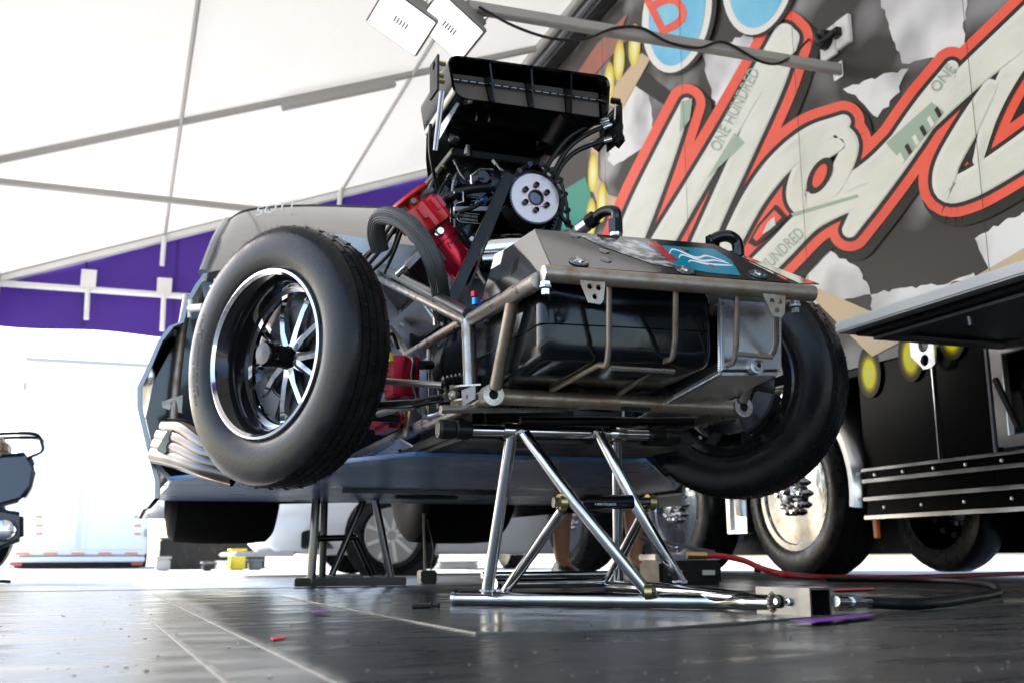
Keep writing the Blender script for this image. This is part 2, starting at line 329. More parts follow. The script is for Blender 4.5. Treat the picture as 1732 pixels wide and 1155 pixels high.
mb = MB()
for k in range(220):
    px_ = rnd.uniform(0, 1732); py_ = rnd.uniform(1000, 1152); p_ = at(px_, py_, Z=.0); r_ = rnd.uniform(.0006, .0022)
    mb.ball((p_.x, p_.y, .004 * (.5 < p_.x < 2.1 and 1.6 < p_.y < 3.3) + r_ * .4), r_, 6, (1.3, 1, .6))
tag(mb.build('floor_grit', mat('pale_grit', (.2, .19, .17), .8, col2=(.05, .05, .05), ns=60)), 'fine grit and crumbs scattered over the dark floor', 'grit', kind='stuff')
# ---------------------------------------------------------------- awning
aw = thing('awning', 'white awning roof with purple valance stretched from the trailer over the race car', 'awning', (ROOF_X0, 11.5, 0))
mb = MB(); ys = [-3.2, .4, 4.2, 8.3, 11.5]; PX1, PX2 = at(279, 398, Y=11.5).x, at(577, 318, Y=11.5).x; xs = [ROOF_X0, PX1, PX2, 3.42]
for j in range(len(ys) - 1):
    for i in range(len(xs) - 1):
        g = MB(); m_ = 6; pts = []
        for a in range(m_ + 1):
            for b in range(m_ + 1):
                x = xs[i] + (xs[i + 1] - xs[i]) * a / m_; y = ys[j] + (ys[j + 1] - ys[j]) * b / m_
                sag = -.035 * math.sin(math.pi * a / m_) * math.sin(math.pi * b / m_)
                pts.append(V(x, y, roofz(x) + .03 + sag))
        g.add(pts, [(a * (m_ + 1) + b, (a + 1) * (m_ + 1) + b, (a + 1) * (m_ + 1) + b + 1, a * (m_ + 1) + b + 1) for a in range(m_) for b in range(m_)])
        g.build('roof_panel', K['roof'], aw)
for y in ys:                                                            # rafters following the slope
    MB().bar((ROOF_X0, y, roofz(ROOF_X0) - .0), (3.4, y, roofz(3.4) - .0), .05, .045, V(0, 1, 0)).build('rafter', K['alu_bar'], aw, bevel=.004)
MB().bar((1.0, 8.28, roofz(1.0) - .06), (1.95, 8.28, roofz(1.95) - .06), .055, .06, V(0, 1, 0)).build('rafter_sleeve', K['alu_bar'], aw, bevel=.004)
for x in (PX1, PX2):                                               # purlins
    MB().tube([(x, -3.2, roofz(x) - .0), (x + .02, 3, roofz(x) - .02), (x, 11.5, roofz(x))], .016, 8).build('purlin', K['alu_bar'], aw)
MB().tube([(ROOF_X0, -3.2, ROOF_Z0), (ROOF_X0, 11.5, ROOF_Z0)], .04, 12).build('eave_pole', K['alu_bar'], aw)
MB().tube([(ROOF_X0, 8.3, 2.88), (2.2, 8.3, 2.86)], .028, 10).build('tie_bar', K['alu_bar'], aw)
# far gable valance, softly billowing
zb = 2.44
g = MB(); NX, NZ = 40, 10; pts = []
for i in range(NX + 1):
    x = ROOF_X0 + (3.38 - ROOF_X0) * i / NX
    for k in range(NZ + 1):
        z = zb + (roofz(x) - .03 - zb) * k / NZ
        pts.append(V(x, 11.56 + .02 * math.sin(x * 5) * (1 - k / NZ) + .015 * math.sin(x * 2.3 + z * 3), z - (.012 * math.sin(x * 4) if k == 0 else 0)))
g.add(pts, [(i * (NZ + 1) + k, (i + 1) * (NZ + 1) + k, (i + 1) * (NZ + 1) + k + 1, i * (NZ + 1) + k + 1) for i in range(NX) for k in range(NZ)])
g.build('gable_valance', K['purple'], aw)
for x in (-.55, .35, 1.25, 2.15): MB().box((x, 11.535, (zb + roofz(x)) / 2), (.022, .004, roofz(x) - zb - .06)).build('valance_seam', K['purple'], aw)
MB().tube([(ROOF_X0, 11.47, 2.86), (3.35, 11.47, 2.88)], .034, 12).build('gable_pole', K['white_paint'], aw)
MB().bar((ROOF_X0, 11.5, roofz(ROOF_X0) - .03), (3.4, 11.5, roofz(3.4) - .03), .06, .1, V(0, 1, 0)).build('gable_rafter', K['white_paint'], aw, bevel=.006)
for px, t0, t1 in ((150, 456, 541), (278, 470, 560)):
    a = at(px + 1, t0, Y=11.42); b = at(px - 4, t1, Y=11.42)
    MB().box((a.x, 11.43, a.z - .1), (.15, .012, .2)).build('pole_bracket', K['white_paint'], aw, bevel=.004)
    MB().tube([(a.x, 11.415, 2.86), (b.x, 11.41, b.z)], .026, 8).build('strap', K['white_paint'], aw)
for px, t0, t1 in ((278, 400, 450), (577, 318, 352)):
    a = at(px, t0, Y=11.42); b = at(px - 4, t1, Y=11.42)
    MB().tube([a, b], .026, 8).build('strap', K['white_paint'], aw)
# eave valance on the low side and posts
g = MB(); pts = []
for i in range(41):
    y = -3.2 + 14.7 * i / 40
    for k in range(3): pts.append(V(ROOF_X0 - .02 + .015 * math.sin(y * 4), y, 2.46 + .22 * k))
g.add(pts, [(i * 3 + k, (i + 1) * 3 + k, (i + 1) * 3 + k + 1, i * 3 + k + 1) for i in range(40) for k in range(2)])
g.build('eave_valance', K['purple'], aw)
for y in (-3.2, 11.5): MB().tube([(ROOF_X0, y, -.02), (ROOF_X0, y, ROOF_Z0)], .03, 10).build('post', K['alu_bar'], aw)

# ================================================================ RACE TRAILER
tr = thing('race_trailer', 'black race trailer with a big red and cream lettered wrap behind the race car', 'trailer', (4.6, 4.5, 0))
Y0, Y1, TZ = -3.5, 11.4, 4.42
wall = MB().box((WX + .03, (Y0 + Y1) / 2, (TZ + 1.04) / 2), (.06, Y1 - Y0, TZ - 1.04)).build('side_wall', K['wallpaint'], tr)
MB().box((4.65, (Y0 + Y1) / 2, 2.75), (2.36, Y1 - Y0 - .02, 3.4)).build('box_body', K['wallblack'], tr)
MB().box((WX - .02, (Y0 + Y1) / 2, 4.6), (.16, Y1 - Y0, .34)).build('awning_rail', K['satin'], tr, bevel=.02)
MB().box((WX - .11, (Y0 + Y1) / 2, 4.68), (.06, Y1 - Y0, .1)).build('awning_track', K['alu_bar'], tr, bevel=.01)
MB().box((WX - .108, (Y0 + Y1) / 2, 4.53), (.04, Y1 - Y0, .05)).build('awning_track', K['grey'], tr, bevel=.01)
# lower skirt: from the wheels towards the camera
def skirt(y0, y1, z0, z1, name='skirt_panel', m='wallblack', x=WX + .012, th=.03):
    return MB().box((x + th / 2, (y0 + y1) / 2, (z0 + z1) / 2), (th, y1 - y0, z1 - z0)).build(name, K[m], tr, bevel=.003)
skirt(3.78, 4.3, .53, 1.035); skirt(3.44, 3.772, .53, 1.035); skirt(Y0, 2.2, .53, 1.035)
MB().box((4.9, 0.3, .8), (1.5, 7.4, .44)).build('underfloor_locker', K['satin'], tr)
skirt(Y0, 4.28, .295, .525, 'rub_rail_panel', x=WX - .01)
for z0, hh in ((.525, .014), (.472, .018), (.386, .018), (.298, .018)):
    MB().box((WX - .02, (Y0 + 4.28) / 2, z0), (.022, 4.28 - Y0, hh)).build('trim_strip', K['stainless'], tr, bevel=.003)
rivet = None
for zz, st, off in ((.499, .2, 0), (.342, .26, .05)):
    y = 4.2 - off
    while y > 2.6:
        o = MB().ball((WX - .012, y, zz), .0095, 8, (.6, 1, 1)).build('rivet', K['bolt'], tr); y -= st * (.97 + .06 * rnd.random())
skirt(4.24, 4.27, .2, .5, 'side_marker', 'orange', x=WX + .01, th=.02)
# open locker: frame, back and shelf inside
MB().plate([[(WX - .005, y, z) for y, z in ((3.425, .555), (3.425, .985), (2.25, .985), (2.25, .555))], [(WX - .005, y, z) for y, z in ((3.36, .6), (3.36, .94), (2.32, .94), (2.32, .6))]], (.035, 0, 0)).build('locker_frame', K['stainless'], tr, bevel=.003)
MB().box((4.05, 2.8, .78), (.03, 1.2, .5)).build('locker_back', K['grey'], tr)
MB().box((3.75, 2.8, .57), (.6, 1.2, .02)).build('locker_floor', K['satin'], tr)
for y, h_, m_ in ((3.2, .16, 'decalw'), (3.02, .12, 'grey'), (2.85, .18, 'satin')):
    MB().box((3.65, y, .585 + h_ / 2), (.14, .13, h_)).build('stored_box', K[m_], tr, bevel=.006)
MB().bar(at(1683, 640, X=3.36), at(1722, 722, X=3.36), .016, .02).build('gas_strut', K['satin'], tr)
# fold-out shelf
sh = MB().box((3.0, 1.25, 1.0), (.8, 4.3, .045)).build('fold_out_shelf', K['white_paint'], tr, bevel=.006)
MB().box((3.02, 1.25, .972), (.72, 4.2, .02)).build('shelf_underside', K['satin'], sh, bevel=.004)
MB().plate([[(x, y, .958) for x, y in ((2.72, 3.32), (3.36, 3.32), (3.36, -.4), (2.72, -.4))], [(x, y, .958) for x, y in ((2.78, 3.25), (3.3, 3.25), (3.3, -.3), (2.78, -.3))]], (0, 0, -.012)).build('shelf_rib', K['grey'], sh)
MB().box((3.04, 1.4, .956), (.5, 3.5, .008)).build('shelf_panel', K['grey'], sh)
MB().tube([at(1637, 535, Z=.93), at(1640, 550, Z=.9)], .008, 8).build('latch', K['bolt'], sh)
c_ = at(1560, 597, X=3.35)
def circ(c, r, u, v, n=16): return [c + r * (math.cos(2 * math.pi * k / n) * u + math.sin(2 * math.pi * k / n) * v) for k in range(n)]
uy, uz = V(0, 1, 0), V(0, 0, 1)
MB().plate([[c_ + V(0, y, z) for y, z in ((.075, .075), (-.075, .075), (-.075, -.06), (-.05, -.075), (.0, -.075), (.075, -.0))], circ(c_ + V(0, -.01, .035), .032, uy, uz), circ(c_ + V(0, -.01, -.035), .027, uy, uz)], (.012, 0, 0)).build('shelf_bracket', K['alu'], tr)
MB().box((WX + .007, 3.776, .78), (.012, .006, .5)).build('door_gap', K['stainless'], tr)
MB().box((WX + .007, 3.45, .78), (.012, .012, .5)).build('door_edge', K['grey'], tr)
t_ = MB(); pts = []
for i in range(9):
    for k in range(6): pts.append(V(2.68 + .3 * k / 5 + .02 * math.sin(i), 2.55 + .42 * i / 8, 1.026 + .03 * abs(math.sin(i * .9 + k)) * (1 - abs(i - 4) / 5)))
t_.add(pts, [(i * 6 + k, (i + 1) * 6 + k, (i + 1) * 6 + k + 1, i * 6 + k + 1) for i in range(8) for k in range(5)])
tw = t_.build('towel', K['towel'], loc=(2.83, 2.75, 1.025)); tag(tw, 'crumpled orange cloth lying on the white fold-out shelf', 'cloth')
# wheels of the trailer
def big_wheel(c, Rr, steer=V(-1, 0, 0), parent=None):
    a = steer.normalized()
    rim = MB().lathe([(.0, .30 * Rr / .445), (.012, .302 * Rr / .445), (.012, .27 * Rr / .445), (-.02, .255 * Rr / .445), (-.1, .235 * Rr / .445), (-.11, .225 * Rr / .445), (-.07, .17 * Rr / .445), (-.035, .13 * Rr / .445), (-.01, .115 * Rr / .445), (-.015, .0)], c, a, 40).build('wheel', K['wheelalu'], parent)
    q = Rr / .445
    prof = [(.0, .29 * q), (.016, .31 * q), (.022, .35 * q), (.018, .40 * q), (.0, .432 * q), (-.03, .444 * q), (-.09, .445 * q), (-.15, .445 * q), (-.2, .444 * q), (-.24, .425 * q), (-.25, .36 * q), (-.24, .29 * q)]
    MB().lathe(prof, c, a, 56, True).build('tyre', K['tyre'], rim)
    MB().lathe([(-.02, .075 * q), (.03, .07 * q), (.06, .055 * q), (.072, .03 * q), (.075, .0)], c, a, 24).build('hub', K['chrome'], rim)
    u, v_ = perp(a)
    for k in range(10):
        p = c + .1 * q * (math.cos(.628 * k) * u + math.sin(.628 * k) * v_)
        MB().tube([p - a * .03, p + a * .03, p + a * .05], [.02, .02, .01], 8).build('lug_nut', K['chrome'], rim)
        p2 = c - a * .082 + .19 * q * (math.cos(.628 * k + .3) * u + math.sin(.628 * k + .3) * v_)
        MB().lathe([(-.012, .03 * q), (.01, .03 * q)], p2, a, 14).build('hand_hole', K['void'], rim)
    return rim
for y in (4.87, 6.2, 8.0):
    big_wheel(V(WX - .01, y, .445), .445, parent=tr)
    big_wheel(V(5.75, y, .445), .445, V(1, 0, 0), tr)
    MB().tube([(3.7, y, .445), (5.5, y, .445)], .07, 10).build('axle', K['satin'], tr)
    if y < 5: angs = [R(-10 + 200 * i / 28) for i in range(29)]
    else: angs = [R(20 + 140 * i / 20) for i in range(21)]
    f = MB().loft([[V(x, y - math.cos(a) * rr_, .445 + math.sin(a) * rr_) for x, rr_ in ((WX - .035, .5), (WX - .045, .545), (WX + .02, .575), (WX + .45, .575), (WX + .45, .565), (WX + .0, .56))] for a in angs])
    f.build('fender', K['stainless'], tr)
for y in (4.87, 6.2, 8.0): skirt(y - .66, y + .66, 1.0, 1.036, 'wheel_arch_strip', 'wallblack')
fr = MB().plate([[(WX + .02, y, z) for y, z in ((5.62, .25), (5.62, .575), (5.4, .575), (5.4, .25))], [(WX + .02, y, z) for y, z in ((5.58, .27), (5.58, .555), (5.44, .555), (5.44, .27))]], (.05, 0, 0)).build('step_frame', K['stainless'], tr, bevel=.004)
MB().box((WX + .05, 5.51, .41), (.02, .14, .28)).build('step_plate', K['alu'], fr)
for y_, l_ in ((.2, 7.3), (7.6, 7.4)): MB().box((5.86, y_, .62), (.03, l_, .98)).build('added_dark_panel', K['satin'], tr)  # black panels added on the far side to darken the view beneath the trailer
for y_ in (3.4, 9.4): MB().box((4.7, y_, .55), (2.0, .06, .8)).build('mud_shield', K['satin'], tr)
MB().box((4.65, 6.5, .82), (1.0, 7, .2)).build('chassis_beam', K['satin'], tr)
# ---- printed wrap on the side wall (flat vinyl, layer over layer)
def wp(px, py, lay): return at(px, py, X=WX - .003 - lay * .001)
lay_i = [0.0]
def nxt(base): lay_i[0] += .06; return base + lay_i[0] % 1.8
def flat(name, poly, base, m):
    L_ = nxt(base); P = [wp(x, y, L_) for x, y in poly]
    return MB().add(P, [tuple(t) for t in geometry.tessellate_polygon([P])]).build(name, K[m], wall)
def jag(poly, a=3.0, seg=9):
    out = []; n_ = len(poly)
    for i in range(n_):
        x0, y0 = poly[i]; x1, y1 = poly[(i + 1) % n_]; d = max(1, int(math.hypot(x1 - x0, y1 - y0) / seg))
        for k in range(d):
            t = k / d; out.append((x0 + (x1 - x0) * t + rnd.uniform(-a, a), y0 + (y1 - y0) * t + rnd.uniform(-a, a)))
    return out
def c7(*pts): return [(1000 + x / 2.31, y / 2.31) for x, y in pts]
for poly in (c7((430, 215), (640, 120), (600, 300), (490, 440)), c7((985, 345), (1235, 268), (1200, 360), (1112, 465), (1050, 395)), c7((1120, -40), (1470, -60), (1450, 200), (1220, 255), (1165, 110)),
             c7((755, 415), (800, 335), (830, 400)), c7((830, 1010), (930, 985), (1050, 1050), (1090, 1150), (850, 1200)), c7((1095, 1145), (1400, 1105), (1500, 1060), (1500, 1200), (1100, 1220)),
             c7((60, 625), (150, 335), (225, 345), (245, 555), (85, 645)), c7((1500, 930), (1691, 830), (1800, 790), (1800, 1000), (1560, 1060)), c7((380, 600), (400, 540), (425, 545), (395, 630)), c7((1760, 100), (1900, 0), (1950, 200), (1800, 330))):
    flat('torn_white_patch', jag(poly), 0.0, 'wallwhite')
def bulb(x, y, ry, rz, m, lay, par):
    c_ = at(x, y, X=WX - .003 - lay * .001); return MB().add([c_ + V(0, ry * math.cos(a * .2618), rz * math.sin(a * .2618) * (1.1 if a < 12 else .9)) for a in range(24)], [tuple(range(24))]).build('bulb_print', K[m], par, loc=c_)
for i_, (x, y) in enumerate(((1003, 295), (1018, 345), (1047, 105), (1073, 80), (1030, 143), (1000, 372))):
    bulb(x, y, .1, .17, 'bulb_up', 3.84 + .02 * i_, wall)
def stroke(pts, extra, base, m, name):
    """pts: (px, py, width) centre line of one brush stroke"""
    S = smooth([V(*p) for p in pts], 7); L_ = nxt(base); lf = []; rg = []; n_ = len(S)
    for i in range(n_):
        a, b = S[max(0, i - 1)], S[min(n_ - 1, i + 1)]; d = V(b.x - a.x, b.y - a.y, 0)
        d = d.normalized() if d.length > 1e-6 else V(1, 0, 0); nn = V(-d.y, d.x, 0); h_ = S[i].z / 2 + extra
        lf.append((S[i].x + nn.x * h_, S[i].y + nn.y * h_)); rg.append((S[i].x - nn.x * h_, S[i].y - nn.y * h_))
        if i == 0: d0 = d
    d1 = d; mb_ = MB()
    vs_ = [wp(*p, L_) for p in lf] + [wp(*p, L_) for p in rg]
    fs_ = [(i, i + 1, n_ + i + 1, n_ + i) for i in range(n_ - 1)]
    mb_.add(vs_, fs_)
    for c0, dd, hw in ((S[0], -d0, S[0].z / 2 + extra), (S[-1], d1, S[-1].z / 2 + extra)):
        nn = V(-dd.y, dd.x, 0); arc = [(c0.x + hw * (math.cos(t) * nn.x + math.sin(t) * dd.x), c0.y + hw * (math.cos(t) * nn.y + math.sin(t) * dd.y)) for t in [math.pi * k / 12 for k in range(13)]]
        mb_.add([wp(*p, L_) for p in arc], [tuple(range(13))])
    return mb_.build(name, K[m], wall)
def q7(*pts): return [(1000 + x / 2.31, y / 2.31, w_ / 2.31) for x, y, w_ in pts]
STR = [q7((372, 405, 44), (290, 600, 80), (205, 800, 105), (120, 1010, 110)),
       q7((755, 135, 85), (660, 300, 80), (520, 540, 78), (400, 740, 80), (270, 960, 90), (200, 1090, 90)),
       q7((775, 150, 78), (710, 330, 88), (600, 580, 84), (500, 800, 80), (430, 960, 84), (380, 1080, 84)),
       q7((985, 478, 60), (860, 540, 92), (740, 640, 95), (640, 770, 88), (560, 920, 80), (520, 1010, 70)),
       q7((960, 500, 70), (1010, 560, 70), (985, 650, 78), (930, 740, 80), (840, 800, 92), (800, 760, 78), (830, 660, 80), (900, 590, 84), (960, 560, 70)),
       q7((620, 1090, 100), (740, 970, 100), (850, 860, 100), (960, 800, 96), (1050, 770, 90)),
       q7((1010, 900, 60), (1090, 770, 95), (1200, 600, 118), (1320, 420, 112), (1410, 262, 50)),
       q7((1000, 720, 60), (1130, 640, 90), (1300, 470, 100), (1480, 300, 110), (1640, 160, 130), (1800, 20, 150)),
       q7((1560, 340, 60), (1470, 500, 90), (1390, 650, 95), (1390, 740, 100), (1470, 725, 110), (1600, 650, 120), (1760, 540, 130), (1900, 430, 130)),
       q7((1750, 120, 100), (1640, 280, 80), (1560, 450, 60), (1510, 630, 40))]
for s1 in STR: stroke([(x + 8, y + 12, w_) for x, y, w_ in s1], 27, 4.0, 'p_shadow', 'letter_shadow')
for s1 in STR: stroke(s1, 23, 6.0, 'p_red', 'letter_outline')
for s1 in STR: stroke(s1, 7, 8.0, 'p_dark', 'letter_keyline')
for s1 in STR: stroke(s1, 0, 10.0, 'p_edge', 'letter_edge')
for s1 in STR: stroke([(x + 2, y + 2, w_ - 9) for x, y, w_ in s1], 0, 12.0, 'p_cream', 'letter_fill')
# the o's counter
for m_, rx, ry, b_ in (('p_dark', 19, 31, 14), ('p_red', 10, 20, 16)):
    flat('letter_counter', [(1000 + 893 / 2.31 + rx * math.cos(a * .2618) - .38 * ry * math.sin(a * .2618), 688 / 2.31 + ry * math.sin(a * .2618)) for a in range(24)], b_, m_)
flat('letter_counter', c7((612, 950), (650, 880), (720, 800), (765, 850), (720, 900), (640, 965)), 14, 'p_dark')
flat('letter_counter', c7((632, 930), (660, 882), (716, 822), (745, 850), (700, 895), (645, 945)), 16, 'p_red')
flat('letter_counter', c7((668, 915), (690, 870), (715, 848), (720, 880), (690, 905)), 18, 'wallwhite')
for poly in (c7((350, 400), (395, 385), (385, 470), (345, 520)), c7((1150, 560), (1330, 400), (1380, 440), (1220, 640)), c7((780, 835), (1040, 760), (1045, 772), (790, 848)), c7((415, 760), (560, 520), (600, 560), (450, 700))):
    flat('banknote_detail', poly, 14, 'p_green')
for k in range(6):
    x = 1195 + k * 29; y = 610 - k * 36; flat('banknote_column', c7((x, y), (x + 12, y - 14), (x + 30, y + 20), (x + 18, y + 34)), 16, 'p_dark' if k % 2 else 'p_edge')
def wtext(s, p0, p1, hgt, m, base):
    a = V(*p0, 0); b = V(*p1, 0); d = b - a; nn = V(d.y, -d.x, 0).normalized() * hgt; vs_, fs_ = text2d(s); L_ = nxt(base)
    return MB().add([wp(*(a + d * x + nn * y).xy, L_) for x, y in vs_], fs_).build('lettering', K[m], wall)
wtext('ONE HUNDRED', (1217, 258), (1285, 122), 20, 'p_green', 16); wtext('HUNDRED', (1296, 462), (1362, 398), 20, 'p_green', 16); wtext('ONE', (1585, 158), (1617, 118), 18, 'p_green', 18)
# round badges
for cx_, cyy, rx, ry in ((1145, 22, 58, 102), (1284, -46, 62, 106)):
    for k_, (dx, dy, m_) in enumerate(((4, 4, 'p_shadow'), (0, 0, 'p_edge'), (-11, -12, 'p_blue'))):
        flat('badge', [(cx_ + (4 if k_ == 0 else 0) + (rx + dx) * math.cos(a * .1745) - .12 * (ry + dy) * math.sin(a * .1745), cyy + (ry + dy) * math.sin(a * .1745)) for a in range(36)], 18 + 2 * k_, m_)
wtext('B', (1119, 62), (1171, 36), 104, 'p_red', 24)
# pennants and bulbs on the black lower part
flat('pennant_print', [(1340, 470), (1415, 545), (1475, 603), (1530, 574), (1590, 552), (1590, 520), (1480, 530)], 1, 'p_tan')
flat('flame_print', [(965, 140), (1010, 75), (1062, 22), (1045, 66), (1070, 58), (1020, 110), (985, 150)], 1, 'p_flame')
flat('arrow_print', [(1020, 170), (1085, 90), (1100, 100), (1050, 190)], 2, 'p_tan')
flat('arrow_print', [(1000, 240), (1012, 240), (1012, 300), (1030, 330), (1060, 340), (1050, 360), (1010, 345), (998, 310)], 2, 'p_tan')
flat('green_print', [(940, 330), (990, 300), (1000, 330), (985, 385), (945, 390)], 1, 'p_green2')
flat('tan_corner_print', c7((1450, 1110), (1691, 970), (1900, 860), (1900, 1000), (1691, 1060), (1500, 1140)), 2, 'p_tan')
flat('dark_band_print', [(1040, 85), (1030, 105), (1080, 150), (1180, 215), (1180, 190), (1100, 130)], 1, 'p_shadow')
for i_, (x, y) in enumerate(((1470, 632), (1540, 603), (1609, 565))): bulb(x, y, .085, .13, 'bulb_low', -1.0 + .2 * i_, tr)
for y_ in (2.1, 3.35, 4.6, 5.85, 7.1, 8.35): MB().box((WX - .031, y_, 2.73), (.0015, .0022, 3.3)).build('panel_seam', K['p_dark'], wall)
# outlet and plug on the wall
c_ = at(1427, 55, X=WX - .02)
ol = MB().box(c_, (.03, .11, .16)).build('power_outlet', K['white_paint'], tr, bevel=.006)
MB().box(c_ + V(-.03, .02, .0), (.04, .05, .05)).build('plug', K['satin'], ol, bevel=.004)
c2_ = at(1393, 68, X=WX - .05)
MB().lathe([(-.02, .055), (.03, .05), (.04, .02)], c2_, (-1, 0, 0), 16).build('cable_inlet', K['satin'], tr)
MB().box(c2_ + V(.03, 0, -.02), (.02, .13, .17)).build('inlet_plate', K['white_paint'], tr, bevel=.004)
MB().tube(smooth([c_ + V(-.05, .02, 0), c_ + V(-.09, .08, -.03), c2_ + V(-.05, 0, .02)], 6), .012, 8).build('plug_cable', K['rubber'], tr)

# ---------------------------------------------------------------- lamp arm with floodlights
AY = 4.25
arm = thing('lamp_arm', 'grey square arm reaching from the trailer wall carrying two floodlights', 'lamp arm', at(1420, 118, Y=AY))
a0, a1 = at(1420, 118, Y=AY), at(790, 12, Y=AY)
MB().bar(a0, a1, .05, .05, V(0, 1, 0)).build('arm_tube', K['alu_bar'], arm, bevel=.005)
MB().box(a0 + V(.02, 0, -.01), (.07, .08, .09)).build('arm_mount', K['bolt'], arm, bevel=.005)
MB().tube(smooth([at(810, 12, Y=AY - .04), at(870, 45, Y=AY - .04), at(935, 66, Y=AY - .04), at(990, 66, Y=AY - .04), at(1040, 48, Y=AY - .04), at(1085, 48, Y=AY - .04), at(1130, 72, Y=AY - .04), at(1180, 82, Y=AY - .04), at(1225, 72, Y=AY - .04), at(1290, 106, Y=AY - .04), at(1330, 102, Y=AY - .04), at(1375, 60, Y=AY + .3)], 6), .007, 6).build('cable', K['rubber'], arm)
def flood(cx_, cyy, tilt, label):
    c = at(cx_, cyy, Y=AY); f = thing('floodlight', label, 'floodlight', c, 'floodlights on the lamp arm')
    M = Matrix.Rotation(tilt, 3, 'Y') @ Matrix.Rotation(R(-35), 3, 'X')
    MB().box(c, (.2, .16, .15), M).build('housing', K['finned'], f, bevel=.006)
    MB().box(c + M @ V(0, -.01, -.09), (.27, .2, .04), M).build('lens_frame', K['finned'], f, bevel=.006)
    MB().box(c + M @ V(0, -.01, -.113), (.25, .185, .006), M).build('lens', K['lit'], f, bevel=.002)
    for k in range(11): MB().box(c + M @ V(-.085 + .017 * k, .0, .09), (.005, .16, .05), M).build('fin', K['finned'], f)
    for k in range(5): MB().box(c + M @ V(-.03 + .015 * k, -.01, -.117), (.008, .03, .002), M).build('led', K['grey'], f)
    MB().tube([c + M @ V(-.115, 0, 0), c + M @ V(-.115, 0, .14), c + M @ V(.115, 0, .14), c + M @ V(.115, 0, 0)], .008, 6).build('yoke', K['satin'], f)
flood(688, 28, R(30), 'floodlight at the outer tip of the lamp arm, left of its twin')
flood(772, 40, R(38), 'floodlight just above the black air scoop, right of its twin')

# ================================================================ RACE CAR
XC = 1.02
car = thing('drag_race_car', 'drag race car without front bodywork raised on chrome jack stands', 'race car', (XC, 4.0, 0))
def mx(p): return V(2 * XC - p[0], p[1], p[2])
